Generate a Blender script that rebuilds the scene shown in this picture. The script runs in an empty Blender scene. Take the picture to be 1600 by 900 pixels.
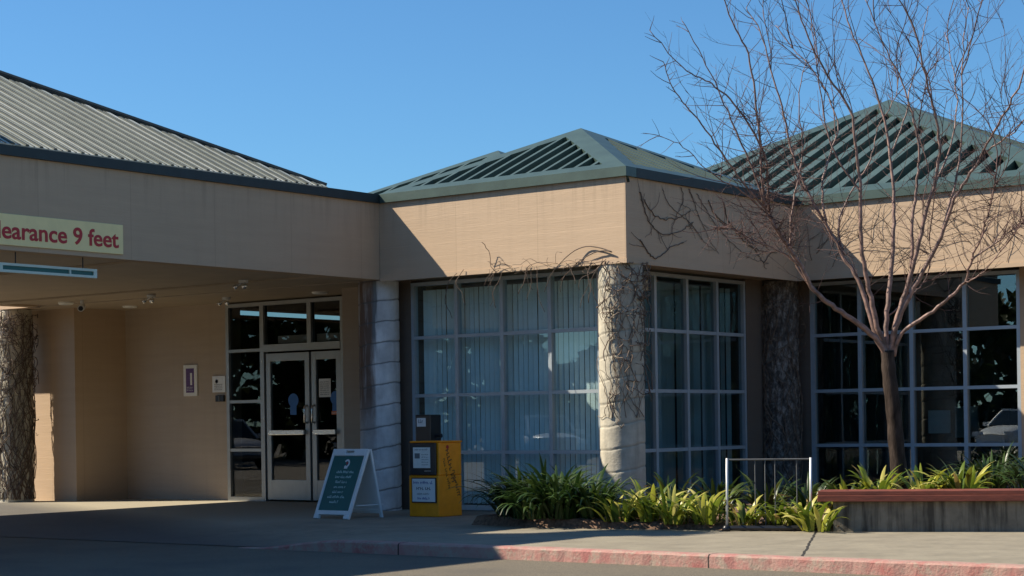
import bpy, math, random
from mathutils import Vector, Matrix
R = math.radians
sc = bpy.context.scene
col = sc.collection

# ------------------------------------------------------------------ camera
FPX, CY = 2866.675, 665.332
YAW, PIT, ROL = R(37.405), R(-0.084), R(-0.838)
cam_d = bpy.data.cameras.new('camera'); cam = bpy.data.objects.new('camera', cam_d); col.objects.link(cam)
F0 = Vector((-math.sin(YAW), math.cos(YAW), 0)); R0 = Vector((math.cos(YAW), math.sin(YAW), 0)); U0 = Vector((0, 0, 1))
Fv = F0*math.cos(PIT) + U0*math.sin(PIT); Uv = U0*math.cos(PIT) - F0*math.sin(PIT)
Rv = R0*math.cos(ROL) + Uv*math.sin(ROL); Uw = Uv*math.cos(ROL) - R0*math.sin(ROL)
CAM = Vector((13.3258, -19.9332, 1.25))
m3 = Matrix((Rv, Uw, -Fv)).transposed()
cam.matrix_world = Matrix.Translation(CAM) @ m3.to_4x4()
cam_d.sensor_width = 36; cam_d.lens = FPX/1600*36
cam_d.shift_y = (CY-450)/1600
cam_d.clip_start = .1; cam_d.clip_end = 2000
sc.camera = cam

def at(x, y, depth):           # photo pixel + distance along the view axis -> world point (used once, to measure the tree)
    return CAM + (Fv + Rv*((x-800)/FPX) + Uw*((CY-y)/FPX))*depth

# ------------------------------------------------------------------ light
SUN = Vector((-1.0, -0.60, 1.03)).normalized()
EL = math.asin(SUN.z); AZ = math.atan2(SUN.x, SUN.y)
w = bpy.data.worlds.new('World'); sc.world = w; w.use_nodes = True
nt = w.node_tree; bg = nt.nodes['Background']
sky = nt.nodes.new('ShaderNodeTexSky'); sky.sky_type = 'NISHITA'; sky.sun_disc = False
sky.sun_elevation = EL; sky.sun_rotation = AZ % (2*math.pi)
sky.air_density = 1.0; sky.dust_density = 0.3; sky.ozone_density = 3.0; sky.altitude = 100
mul = nt.nodes.new('ShaderNodeMix'); mul.data_type = 'RGBA'; mul.blend_type = 'MULTIPLY'; mul.inputs[0].default_value = 1
mul.inputs[7].default_value = (.48, .79, 1.0, 1); nt.links.new(sky.outputs[0], mul.inputs[6]); nt.links.new(mul.outputs[2], bg.inputs[0]); bg.inputs[1].default_value = 0.082
sd = bpy.data.lights.new('sun', 'SUN'); sd.energy = 5.0; sd.angle = R(.5); sd.color = (1, .89, .72)
so = bpy.data.objects.new('sun', sd); col.objects.link(so)
so.rotation_euler = (-SUN).to_track_quat('-Z', 'Y').to_euler(); so.location = (-10, -10, 30)
sc.view_settings.view_transform = 'Standard'; sc.view_settings.look = 'None'
sc.view_settings.exposure = 0.78; sc.view_settings.gamma = 1
sc.cycles.max_bounces = 8; sc.cycles.transparent_max_bounces = 24; sc.cycles.caustics_reflective = False

# ------------------------------------------------------------------ materials
def newmat(name):
    m = bpy.data.materials.new(name); m.use_nodes = True
    t = m.node_tree; return m, t, t.nodes['Principled BSDF']
def N(t, typ, **kw):
    n = t.nodes.new(typ)
    for k, v in kw.items():
        if k.startswith('i_'):
            key = k[2:]; key = int(key) if key.isdigit() else key.replace('_', ' ')
            n.inputs[key].default_value = v
        else: setattr(n, k, v)
    return n
def c4(c): return (c[0], c[1], c[2], 1)
def coords(t, scale=(1, 1, 1)):
    g = N(t, 'ShaderNodeNewGeometry'); mp = N(t, 'ShaderNodeMapping'); mp.inputs['Scale'].default_value = scale
    t.links.new(g.outputs['Position'], mp.inputs['Vector']); return mp.outputs['Vector']
def ramp(t, src, stops):
    r = N(t, 'ShaderNodeValToRGB'); e = r.color_ramp.elements
    e[0].position, e[0].color = stops[0][0], c4(stops[0][1]); e[1].position, e[1].color = stops[-1][0], c4(stops[-1][1])
    for p, c in stops[1:-1]:
        x = e.new(p); x.color = c4(c)
    t.links.new(src, r.inputs[0]); return r.outputs[0]
def noise(t, vec, scale, detail=5, rough=.6):
    n = N(t, 'ShaderNodeTexNoise'); n.inputs['Scale'].default_value = scale; n.inputs['Detail'].default_value = detail
    n.inputs['Roughness'].default_value = rough; t.links.new(vec, n.inputs['Vector']); return n.outputs['Fac']
def mix(t, a, b, fac, mode='MIX'):
    m = N(t, 'ShaderNodeMix', data_type='RGBA', blend_type=mode)
    for sock, v in ((m.inputs[6], a), (m.inputs[7], b)):
        if isinstance(v, tuple): sock.default_value = c4(v)
        else: t.links.new(v, sock)
    if isinstance(fac, (int, float)): m.inputs[0].default_value = fac
    else: t.links.new(fac, m.inputs[0])
    return m.outputs[2]
def math_(t, op, a, b=None, c=None):
    m = N(t, 'ShaderNodeMath', operation=op)
    for i, v in enumerate((a, b, c)):
        if v is None: continue
        if isinstance(v, (int, float)): m.inputs[i].default_value = v
        else: t.links.new(v, m.inputs[i])
    return m.outputs[0]
def bump(t, p, h, strength=.3, dist=.02):
    b = N(t, 'ShaderNodeBump'); b.inputs['Strength'].default_value = strength; b.inputs['Distance'].default_value = dist
    t.links.new(h, b.inputs['Height']); t.links.new(b.outputs[0], p.inputs['Normal'])
def plain(name, c, rough=.5, metal=0, var=.15, scale=6, bmp=0, bscale=60, stretch=(1, 1, 1)):
    m, t, p = newmat(name); v = coords(t, stretch)
    lo = tuple(x*(1-var) for x in c); hi = tuple(min(1, x*(1+var)) for x in c)
    t.links.new(ramp(t, noise(t, v, scale), [(.3, lo), (.7, hi)]), p.inputs['Base Color'])
    p.inputs['Roughness'].default_value = rough; p.inputs['Metallic'].default_value = metal
    if bmp: bump(t, p, noise(t, v, bscale, 3), bmp, .01)
    return m

def stucco(name, c, panel=True):
    m, t, p = newmat(name); g = N(t, 'ShaderNodeNewGeometry'); pos = g.outputs['Position']
    v1 = coords(t, (1, 1, 1)); vs = coords(t, (.5, .5, 6)); vd = coords(t, (5, 5, .35))
    base = ramp(t, noise(t, vs, 1.6, 5), [(.25, tuple(x*.86 for x in c)), (.75, tuple(x*1.1 for x in c))])
    base = mix(t, base, tuple(x*.72 for x in c), math_(t, 'MULTIPLY', ramp(t, noise(t, vd, 1.3, 4), [(.5, (0, 0, 0)), (.8, (1, 1, 1))]), .45))
    base = mix(t, base, tuple(x*.9 for x in c), noise(t, v1, 60, 2))
    s = N(t, 'ShaderNodeSeparateXYZ'); t.links.new(pos, s.inputs[0])
    if panel:                                              # butt joints of the cladding boards
        def lines(coord, step, off, wdt):
            f = math_(t, 'FRACT', math_(t, 'MULTIPLY', math_(t, 'ADD', coord, off), 1/step))
            return math_(t, 'LESS_THAN', f, wdt/step)
        j = math_(t, 'MAXIMUM', lines(s.outputs[0], 1.42, .02, .012), lines(s.outputs[1], 1.42, .4, .012))
        def cell(coord, off): return math_(t, 'FLOOR', math_(t, 'MULTIPLY', math_(t, 'ADD', coord, off), 1/1.42))
        wn_ = N(t, 'ShaderNodeTexWhiteNoise', noise_dimensions='2D'); cb = N(t, 'ShaderNodeCombineXYZ')
        t.links.new(cell(s.outputs[0], .02), cb.inputs[0]); t.links.new(cell(s.outputs[1], .4), cb.inputs[1]); t.links.new(cb.outputs[0], wn_.inputs['Vector'])
        base = mix(t, base, tuple(x*.84 for x in c), math_(t, 'MULTIPLY', wn_.outputs['Value'], .4))
        top = math_(t, 'SUBTRACT', s.outputs[2], 3.9)      # rain streaks that start under the eave trim
        st_ = math_(t, 'MULTIPLY', ramp(t, noise(t, coords(t, (9, 9, .5)), 1.2, 4), [(.5, (0, 0, 0)), (.66, (1, 1, 1))]), math_(t, 'MAXIMUM', top, 0))
        base = mix(t, base, tuple(x*.45 for x in c), math_(t, 'MULTIPLY', st_, .6))
        base = mix(t, base, tuple(x*.6 for x in c), math_(t, 'MULTIPLY', j, .4))
        lap = math_(t, 'FRACT', math_(t, 'MULTIPLY', s.outputs[2], 1/.19))
        h = math_(t, 'ADD', math_(t, 'MULTIPLY', lap, .35), math_(t, 'MULTIPLY', noise(t, vs, 9, 4), .6))
    else: h = noise(t, v1, 45, 3)
    t.links.new(base, p.inputs['Base Color']); p.inputs['Roughness'].default_value = .85
    bump(t, p, h, .35, .012)
    return m

M = {}
M['stucco'] = stucco('stucco_cladding', (.53, .39, .265))
M['wall'] = stucco('entrance_wall_stucco', (.46, .37, .285), False)
M['pier'] = stucco('shade_toned_pier_stucco', (.15, .115, .09), False)  # shade on the window piers put into a darker stucco colour
M['soffit'] = plain('soffit_paint', (.40, .325, .24), .6, var=.08, scale=2)
M['trim'] = plain('dark_green_trim', (.030, .055, .048), .5, var=.2)
M['dark_trim'] = plain('shade_toned_trim', (.014, .024, .026), .55, var=.2)  # darker copy of the trim, shade put into its colour
M['roof_green'] = plain('green_metal_roof', (.050, .082, .07), .42, var=.16, scale=3)
M['roof_rib'] = plain('green_metal_rib', (.062, .096, .082), .42, var=.16, scale=3)
M['roof_pan'] = plain('shadow_black_roof_pan', (.006, .009, .008), .8, var=.2)  # rib shadow put into the pan colour, near black between ribs
M['roof_canopy'] = plain('weathered_canopy_metal', (.33, .365, .31), .42, var=.12, scale=2)
def rib_mat():
    m, t, p = newmat('canopy_rib_metal'); g = N(t, 'ShaderNodeNewGeometry'); v = coords(t, (1, 6, 1))
    b = ramp(t, g.outputs['Random Per Island'], [(0, (.42, .455, .40)), (.6, (.52, .55, .49)), (1, (.68, .70, .64))])
    b = mix(t, b, (.20, .215, .17), math_(t, 'MULTIPLY', ramp(t, noise(t, v, 2.2, 5), [(.45, (0, 0, 0)), (.75, (1, 1, 1))]), .5))
    t.links.new(b, p.inputs['Base Color']); p.inputs['Roughness'].default_value = .4; return m
M['canopy_rib'] = rib_mat(); M['canopy_seam'] = plain('dark_canopy_seam', (.085, .095, .08), .6, var=.3); M['canopy_pan'] = plain('shade_dark_canopy_pan', (.045, .05, .042), .6, var=.3)  # groove shade put into the dark pan colour
M['alu'] = plain('window_aluminium', (.42, .48, .53), .4, .3, var=.06)
M['doorframe'] = plain('door_aluminium', (.36, .37, .36), .35, .4, var=.06)
M['white'] = plain('white_plastic', (.75, .76, .76), .4, var=.05)
M['paper'] = plain('paper', (.78, .77, .72), .8, var=.06, scale=30)
M['black'] = plain('black_metal', (.015, .016, .02), .35, var=.2)
M['yellow'] = plain('yellow_enamel', (.95, .31, .003), .4, var=.1, scale=8)
M['chrome'] = plain('brushed_steel', (.75, .75, .74), .22, .9, var=.05)
M['galv'] = plain('galvanised_steel', (.62, .63, .62), .45, .3, var=.1)
M['dull_steel'] = plain('dull_grey_steel', (.10, .105, .11), .6, .2, var=.3)
M['teal'] = plain('sign_green', (.008, .115, .11), .5, var=.08)
M['cream'] = plain('sign_cream', (.90, .74, .36), .55, var=.05)
M['mint'] = plain('pale_mint_paint', (.55, .68, .62), .5, var=.05)
M['red'] = plain('sign_red', (.45, .012, .02), .5, var=.05)
M['blue_ink'] = plain('blue_ink', (.02, .06, .30), .6, var=.1)
M['purple_ink'] = plain('purple_ink', (.12, .06, .18), .6, var=.3, scale=40)
M['grey_ink'] = plain('grey_ink', (.16, .17, .18), .7, var=.2)
M['pale_ink'] = plain('pale_lettering', (.55, .78, .76), .6, var=.1)
M['brown_ink'] = plain('dark_brown_ink', (.09, .03, .01), .6, var=.1)
M['decal'] = plain('blue_decal', (.01, .12, .36), .5, var=.1)
M['orange'] = plain('orange_decal', (.60, .16, .05), .5, var=.1)
M['blind'] = plain('vertical_blind_fabric', (.90, .91, .88), .8, var=.06, scale=4)
M['dark_in'] = plain('dim_interior', (.075, .065, .055), .9, var=.2)
M['carpet'] = plain('interior_carpet', (.06, .055, .05), .95, var=.2)
M['rubber'] = plain('black_rubber', (.02, .02, .02), .8)
M['tyre'] = M['rubber']
M['bark_trunk'] = plain('trunk_bark', (.042, .032, .027), .95, var=.7, scale=14, bmp=.6, bscale=50, stretch=(1, 1, .3))
M['bark_trunk'].node_tree.nodes['Principled BSDF'].inputs['Specular IOR Level'].default_value = .08
M['bark'] = plain('branch_bark', (.205, .13, .108), .6, var=.65, scale=11)
M['twig'] = plain('twig_bark', (.085, .043, .037), .7, var=.4, scale=9)
M['vine'] = plain('dry_vine', (.115, .082, .062), .85, var=.4, scale=12)
M['vine_brown'] = plain('brown_dry_vine', (.16, .115, .085), .85, var=.5, scale=12)
M['vine_pale'] = plain('pale_dry_vine', (.36, .32, .28), .85, var=.4, scale=12)
M['soil'] = plain('bark_mulch', (.15, .09, .058), .95, var=.6, scale=25, bmp=.3, bscale=40)
M['lamp'] = plain('lamp_white', (.8, .8, .76), .5)

def glass(name, tint, spec):
    m = bpy.data.materials.new(name); m.use_nodes = True; t = m.node_tree
    for n in list(t.nodes):
        if n.type == 'BSDF_PRINCIPLED': t.nodes.remove(n)
    out = [n for n in t.nodes if n.type == 'OUTPUT_MATERIAL'][0]
    lw = N(t, 'ShaderNodeLayerWeight'); lw.inputs['Blend'].default_value = .5
    p5 = math_(t, 'POWER', lw.outputs['Facing'], 5.0)
    fac = math_(t, 'ADD', math_(t, 'MULTIPLY', p5, 1-spec), spec)
    tr = N(t, 'ShaderNodeBsdfTransparent'); tr.inputs[0].default_value = c4(tint)
    gl = N(t, 'ShaderNodeBsdfGlossy'); gl.inputs['Roughness'].default_value = .0
    mx = N(t, 'ShaderNodeMixShader'); t.links.new(fac, mx.inputs[0]); t.links.new(tr.outputs[0], mx.inputs[1]); t.links.new(gl.outputs[0], mx.inputs[2])
    t.links.new(mx.outputs[0], out.inputs[0])
    v = coords(t); bp = N(t, 'ShaderNodeBump'); bp.inputs['Strength'].default_value = .02; bp.inputs['Distance'].default_value = .02
    t.links.new(noise(t, v, 1.5, 1), bp.inputs['Height']); t.links.new(bp.outputs[0], gl.inputs['Normal'])
    return m
M['glass'] = glass('tinted_window_glass', (.90, .975, .985), .06)
M['glass_dark'] = glass('dark_tinted_glass', (.66, .76, .78), .075)
M['glass_mirror'] = glass('dark_reflective_glass', (.66, .76, .78), .12)
M['door_glass'] = glass('door_glass', (.66, .68, .68), .045)
M['car_glass'] = plain('dark_car_glass', (.015, .02, .022), .08)

def column_mat(name, c, rust=0.0, jd=.55):
    m, t, p = newmat(name); v = coords(t); vd = coords(t, (4, 4, .5))
    b = ramp(t, noise(t, v, 3.5, 6), [(.3, tuple(x*.72 for x in c)), (.7, tuple(x*1.15 for x in c))])
    b = mix(t, b, tuple(x*.55 for x in c), math_(t, 'MULTIPLY', ramp(t, noise(t, vd, 1.8, 5), [(.5, (0, 0, 0)), (.72, (1, 1, 1))]), .6))
    if rust:
        g = N(t, 'ShaderNodeNewGeometry'); s = N(t, 'ShaderNodeSeparateXYZ'); t.links.new(g.outputs['Position'], s.inputs[0])
        lat = math_(t, 'ADD', math_(t, 'MULTIPLY', s.outputs[0], -.79), math_(t, 'MULTIPLY', s.outputs[1], -.61))      # across the column, door side positive
        lat = math_(t, 'ADD', math_(t, 'SUBTRACT', lat, 3.435), math_(t, 'MULTIPLY', math_(t, 'SUBTRACT', noise(t, vd, 2, 4), .5), .2))
        side = ramp(t, math_(t, 'ADD', math_(t, 'MULTIPLY', lat, 1.5), .5), [(.56, (0, 0, 0)), (.64, (1, 1, 1))])
        streak = ramp(t, math_(t, 'ABSOLUTE', math_(t, 'SUBTRACT', lat, .035)), [(.03, (1, 1, 1)), (.06, (0, 0, 0))])
        top_ = ramp(t, math_(t, 'MULTIPLY', s.outputs[2], .3), [(.66, (0, 0, 0)), (.76, (1, 1, 1))])
        b = mix(t, b, (.07, .085, .095), math_(t, 'MULTIPLY', math_(t, 'MULTIPLY', streak, top_), .8))
        hi = ramp(t, math_(t, 'MULTIPLY', s.outputs[2], .3), [(.3, (.35, .35, .35)), (.5, (1, 1, 1))])
        k = math_(t, 'MULTIPLY', math_(t, 'MULTIPLY', side, hi), ramp(t, noise(t, vd, 2.6, 5), [(.3, (.45, .45, .45)), (.5, (1, 1, 1))]))
        b = mix(t, b, (.11, .05, .022), math_(t, 'MULTIPLY', k, rust))
    at_ = N(t, 'ShaderNodeAttribute', attribute_name='joint'); b = mix(t, b, tuple(x*.16 for x in c), math_(t, 'MULTIPLY', at_.outputs['Fac'], jd))
    t.links.new(b, p.inputs['Base Color']); p.inputs['Roughness'].default_value = .85
    bump(t, p, noise(t, v, 30, 5), .45, .012)
    return m
M['column'] = column_mat('painted_concrete_column', (.50, .46, .37), 0, .35)
M['column_rust'] = column_mat('stained_concrete_column', (.68, .70, .72), .9, .95)
def mottled():
    m, t, p = newmat('mottled_column'); v = coords(t, (1, 1, .55))
    a = noise(t, v, 13, 6, .75); b = ramp(t, a, [(.36, (.035, .03, .027)), (.5, (.12, .105, .092)), (.6, (.30, .275, .25)), (.75, (.40, .37, .34))])
    t.links.new(b, p.inputs['Base Color']); p.inputs['Roughness'].default_value = .9
    bump(t, p, a, 1.0, .03); return m
M['column_rough'] = mottled()

# ground materials
def asphalt():
    m, t, p = newmat('asphalt'); v = coords(t)
    b = ramp(t, noise(t, v, 90, 3, .8), [(.3, (.045, .042, .036)), (.52, (.15, .128, .092)), (.8, (.34, .29, .205))])
    b = mix(t, b, (.06, .058, .055), math_(t, 'MULTIPLY', ramp(t, noise(t, v, .8, 5), [(.45, (0, 0, 0)), (.7, (1, 1, 1))]), .5))
    t.links.new(b, p.inputs['Base Color']); p.inputs['Roughness'].default_value = .9
    bump(t, p, noise(t, v, 120, 2), .8, .01); return m
def concrete_walk():
    m, t, p = newmat('pavement_concrete'); v = coords(t); g = N(t, 'ShaderNodeNewGeometry')
    s = N(t, 'ShaderNodeSeparateXYZ'); t.links.new(g.outputs['Position'], s.inputs[0])
    b = ramp(t, noise(t, v, 2.2, 6), [(.3, (.20, .175, .128)), (.7, (.285, .252, .185))])
    b = mix(t, b, (.10, .092, .08), math_(t, 'MULTIPLY', ramp(t, noise(t, v, 9, 5), [(.52, (0, 0, 0)), (.72, (1, 1, 1))]), .4))
    b = mix(t, b, (.26, .235, .19), math_(t, 'MULTIPLY', ramp(t, noise(t, v, 70, 2), [(.55, (0, 0, 0)), (.75, (1, 1, 1))]), .3))
    # control joints, one of them opened into a crack
    wob = math_(t, 'MULTIPLY', math_(t, 'SUBTRACT', noise(t, v, 3, 4), .5), .06)
    skew = math_(t, 'ADD', math_(t, 'MULTIPLY', math_(t, 'ADD', s.outputs[1], 1.91), .49), math_(t, 'ADD', s.outputs[0], wob))
    d = math_(t, 'ABSOLUTE', math_(t, 'SUBTRACT', skew, 3.72))
    j = math_(t, 'LESS_THAN', d, .016)
    f = math_(t, 'FRACT', math_(t, 'MULTIPLY', math_(t, 'ADD', s.outputs[0], 20.6), 1/3.1))
    j2 = math_(t, 'MULTIPLY', math_(t, 'LESS_THAN', f, .004), .4)
    b = mix(t, b, (.02, .018, .015), math_(t, 'MAXIMUM', j, j2))
    # drive-through: apron shade painted darker, the sun wedge under the canopy painted paler
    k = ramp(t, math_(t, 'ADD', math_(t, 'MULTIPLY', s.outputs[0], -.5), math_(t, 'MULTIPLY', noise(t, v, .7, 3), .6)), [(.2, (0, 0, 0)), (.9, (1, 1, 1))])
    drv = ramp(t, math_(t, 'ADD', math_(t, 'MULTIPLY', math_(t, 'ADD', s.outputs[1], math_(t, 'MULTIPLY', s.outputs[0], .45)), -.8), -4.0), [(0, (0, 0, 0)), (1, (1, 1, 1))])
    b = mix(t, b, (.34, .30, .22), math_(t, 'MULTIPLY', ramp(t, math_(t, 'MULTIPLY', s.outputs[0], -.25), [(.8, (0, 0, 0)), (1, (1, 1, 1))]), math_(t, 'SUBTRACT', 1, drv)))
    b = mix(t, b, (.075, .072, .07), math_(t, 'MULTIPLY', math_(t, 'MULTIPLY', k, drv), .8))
    t.links.new(b, p.inputs['Base Color']); p.inputs['Roughness'].default_value = .88
    bump(t, p, noise(t, v, 60, 3), .4, .008); return m
def kerb_mat():
    m, t, p = newmat('faded_red_kerb_paint'); v = coords(t)
    g = N(t, 'ShaderNodeNewGeometry'); s = N(t, 'ShaderNodeSeparateXYZ'); t.links.new(g.outputs['Position'], s.inputs[0])
    red = ramp(t, noise(t, v, 2.5, 5), [(.3, (.40, .13, .12)), (.5, (.38, .23, .19)), (.7, (.36, .10, .09))])
    wear = ramp(t, noise(t, v, 7, 6, .7), [(.50, (0, 0, 0)), (.62, (1, 1, 1))])
    b = mix(t, red, (.33, .28, .22), math_(t, 'MULTIPLY', wear, .8))
    f = math_(t, 'FRACT', math_(t, 'MULTIPLY', math_(t, 'ADD', s.outputs[0], 20-5.42+.0), 1/3.8))
    b = mix(t, b, (.03, .02, .018), math_(t, 'LESS_THAN', f, .0045))
    t.links.new(b, p.inputs['Base Color']); p.inputs['Roughness'].default_value = .8
    bump(t, p, noise(t, v, 40, 4), .6, .012); return m
def bench_conc():
    m, t, p = newmat('streaked_bench_concrete'); v = coords(t); vd = coords(t, (6, 6, .6))
    b = ramp(t, noise(t, v, 5, 6), [(.3, (.15, .135, .105)), (.7, (.25, .225, .175))])
    b = mix(t, b, (.035, .03, .024), math_(t, 'MULTIPLY', ramp(t, noise(t, vd, 1.7, 5), [(.46, (0, 0, 0)), (.62, (1, 1, 1))]), .8))
    t.links.new(b, p.inputs['Base Color']); p.inputs['Roughness'].default_value = .9
    bump(t, p, noise(t, v, 40, 4), .4, .01); return m
def cap_mat():
    m, t, p = newmat('weathered_red_wood'); v = coords(t, (1, 1, 8))
    b = ramp(t, noise(t, v, 4, 6), [(.3, (.11, .028, .018)), (.6, (.20, .05, .03)), (.85, (.28, .10, .065))])
    t.links.new(b, p.inputs['Base Color']); p.inputs['Roughness'].default_value = .6
    bump(t, p, noise(t, v, 25, 4), .3, .006); return m
M['asphalt'] = asphalt(); M['walk'] = concrete_walk(); M['kerb'] = kerb_mat(); M['bench'] = bench_conc(); M['cap'] = cap_mat()

def leaf_mat(name, cols, trans=.3):
    m, t, p = newmat(name); g = N(t, 'ShaderNodeNewGeometry')
    b = ramp(t, g.outputs['Random Per Island'], cols)
    t.links.new(b, p.inputs['Base Color']); p.inputs['Roughness'].default_value = .38
    out = [n for n in t.nodes if n.type == 'OUTPUT_MATERIAL'][0]
    tl = N(t, 'ShaderNodeBsdfTranslucent'); t.links.new(b, tl.inputs[0])
    mx = N(t, 'ShaderNodeMixShader'); mx.inputs[0].default_value = trans
    t.links.new(p.outputs[0], mx.inputs[1]); t.links.new(tl.outputs[0], mx.inputs[2]); t.links.new(mx.outputs[0], out.inputs[0])
    return m
M['leaf_dark'] = leaf_mat('shade_toned_strap_leaf', [(0, (.018, .045, .010)), (.6, (.035, .075, .016)), (1, (.065, .10, .022))], .2)  # same leaf, darkened for the clumps in shade
M['leaf_lit'] = leaf_mat('sun_toned_strap_leaf', [(0, (.05, .10, .012)), (.4, (.18, .24, .025)), (.72, (.44, .45, .06)), (.92, (.62, .56, .18)), (1, (.26, .12, .04))], .35)  # same leaf, sunlight put into a brighter colour
M['leaf_mid'] = leaf_mat('back_shade_toned_strap_leaf', [(0, (.018, .04, .008)), (.6, (.04, .07, .014)), (.9, (.09, .11, .025)), (1, (.14, .07, .025))], .25)  # same leaf, darkened for the shaded clumps at the back
M['tree_leaf'] = leaf_mat('far_foliage', [(0, (.02, .04, .012)), (.6, (.04, .07, .02)), (1, (.08, .10, .03))], .15)

# ------------------------------------------------------------------ mesh builder
class MB:
    def __init__(s): s.v = []; s.f = []
    def add(s, vs, fs):
        b = len(s.v); s.v += [Vector(x) for x in vs]; s.f += [tuple(b+i for i in f) for f in fs]; return s
    def box(s, a, b, mat=None):
        x0, y0, z0 = a; x1, y1, z1 = b
        vs = [(x0, y0, z0), (x1, y0, z0), (x1, y1, z0), (x0, y1, z0), (x0, y0, z1), (x1, y0, z1), (x1, y1, z1), (x0, y1, z1)]
        if mat is not None: vs = [mat @ Vector(q) for q in vs]
        return s.add(vs, [(0, 3, 2, 1), (4, 5, 6, 7), (0, 1, 5, 4), (1, 2, 6, 5), (2, 3, 7, 6), (3, 0, 4, 7)])
    def prism(s, poly, z0, z1):
        n = len(poly); vs = [(x, y, z0) for x, y in poly] + [(x, y, z1) for x, y in poly]
        return s.add(vs, [tuple(range(n))[::-1], tuple(range(n, 2*n))] + [(i, (i+1) % n, n+(i+1) % n, n+i) for i in range(n)])
    def slab(s, quad, nrm, th):
        n = len(quad); q = [Vector(x) for x in quad]; lo = [x - nrm*th for x in q]
        return s.add(lo + q, [tuple(range(n))[::-1], tuple(range(n, 2*n))] + [(i, (i+1) % n, n+(i+1) % n, n+i) for i in range(n)])
    def tube(s, pts, rad, n=6, cap=True):
        pts = [Vector(p) for p in pts]
        if isinstance(rad, (int, float)): rad = [rad]*len(pts)
        b = len(s.v); up = None
        for i, p in enumerate(pts):
            d = (pts[min(i+1, len(pts)-1)] - pts[max(i-1, 0)])
            d = d.normalized() if d.length > 1e-9 else Vector((0, 0, 1))
            if up is None: up = d.orthogonal().normalized()
            up = (up - d*up.dot(d)); up = up.normalized() if up.length > 1e-6 else d.orthogonal().normalized()
            q = d.cross(up)
            for k in range(n):
                a = 2*math.pi*k/n; s.v.append(p + (up*math.cos(a) + q*math.sin(a))*rad[i])
        for i in range(len(pts)-1):
            for k in range(n):
                k2 = (k+1) % n; s.f.append((b+i*n+k, b+i*n+k2, b+(i+1)*n+k2, b+(i+1)*n+k))
        if cap:
            s.f.append(tuple(b+k for k in range(n))[::-1]); s.f.append(tuple(b+(len(pts)-1)*n+k for k in range(n)))
        return s
    def build(s, name, mat, parent=None, smooth=False, bevel=0, label=None):
        me = bpy.data.meshes.new(name)
        off = parent_loc(parent)
        me.from_pydata([v - off for v in s.v], [], s.f); me.update()
        me.materials.append(mat)
        if smooth: me.polygons.foreach_set('use_smooth', [True]*len(me.polygons))
        o = bpy.data.objects.new(name, me); col.objects.link(o)
        if parent is not None: o.parent = parent
        if bevel:
            bv = o.modifiers.new('bevel', 'BEVEL'); bv.width = bevel; bv.segments = 2; bv.limit_method = 'ANGLE'
        if label: o['label'] = label
        return o
def parent_loc(p):
    v = Vector((0, 0, 0))
    while p is not None: v += p.location; p = p.parent
    return v
def tag(o, label, cat, group=None):
    o['label'] = label; o['category'] = cat
    if group: o['group'] = group
    return o
def thing(name, loc, label, cat, group=None):
    o = bpy.data.objects.new(name, None); o.empty_display_size = .1; o.location = loc; col.objects.link(o)
    return tag(o, label, cat, group)
def structure(o, kind='structure'): o['kind'] = kind; return o
def text_mesh(body, width, height, bold=0.0, sub=None):
    """lettering as flat polygons in local x (right), y (up); right edge of the text at x = 0, baseline y = 0"""
    def mk(b):
        cu = bpy.data.curves.new('lettering', 'FONT'); cu.body = b; cu.size = 1; cu.offset = bold; cu.extrude = .012; cu.resolution_u = 4
        o = bpy.data.objects.new('lettering', cu); col.objects.link(o)
        bpy.context.view_layer.update()
        me = bpy.data.meshes.new_from_object(o.evaluated_get(bpy.context.evaluated_depsgraph_get()))
        bpy.data.objects.remove(o); bpy.data.curves.remove(cu)
        return me
    me = mk(body); xs = [v.co.x for v in me.vertices]
    wd = max(xs)-min(xs)
    if sub:
        ms = mk(sub); xx = [v.co.x for v in ms.vertices]; wd = max(xx)-min(xx); bpy.data.meshes.remove(ms)
    kx = width/wd; mx_ = max(xs)
    for v in me.vertices: v.co.x = (v.co.x - mx_)*kx; v.co.y *= height/.72
    return me
def place_mesh(me, name, mat, parent, origin, X, Y):
    X = Vector(X); Y = Vector(Y); Z = X.cross(Y); off = parent_loc(parent); o3 = Vector(origin)
    for v in me.vertices:
        c = v.co.copy(); v.co = o3 + X*c.x + Y*c.y + Z*c.z*.4 - off
    me.materials.clear(); me.materials.append(mat)
    o = bpy.data.objects.new(name, me); col.objects.link(o); o.parent = parent; return o
rnd = random.Random(7)
def scribble(mb, origin, X, Y, width, h, th=.0022, seed=0, dens=1.0):
    """a line of writing too small to read: uneven vertical and horizontal strokes in word groups"""
    r = random.Random(seed); X = Vector(X); Y = Vector(Y); Z = X.cross(Y); o = Vector(origin); x = 0
    while x < width:
        wl = r.uniform(2.5, 6)*h*.62
        e = min(width, x+wl)
        while x < e - .1*h:
            hh = h*(1 if r.random() < .25 else .68); sw = h*.17
            for (a, b, c, d) in ((x, x+sw, 0, hh), (x+sw, x+h*.46, (hh-sw)*r.choice((0, 1, .5)), 0)):
                if d == 0: d = c+sw
                q = [o+X*a+Y*c+Z*th, o+X*b+Y*c+Z*th, o+X*b+Y*d+Z*th, o+X*a+Y*d+Z*th]
                mb.slab(q, Z, th*.8)
            x += h*.60
        x += h*.45

# dimensions
HS, HT, ET = 3.35, 4.47, 4.575            # soffit, fascia top, eave trim top
UL, W2, UR = -4.28, 4.6, 4.28
REC = .68

# ================================================================== SETTING
mb = MB(); mb.box((-260, -260, -.9), (260, 260, -.12)); structure(mb.build('road', M['asphalt']))
M['lot'] = plain('added_bounce_lot', (.20, .18, .15), .9, var=.12, scale=.6)  # unseen paler ground added to bounce light onto the walls
mb = MB(); mb.box((-70, -80, -.3), (90, -9.6, -.115)); structure(mb.build('parking_lot', M['lot']))
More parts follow.
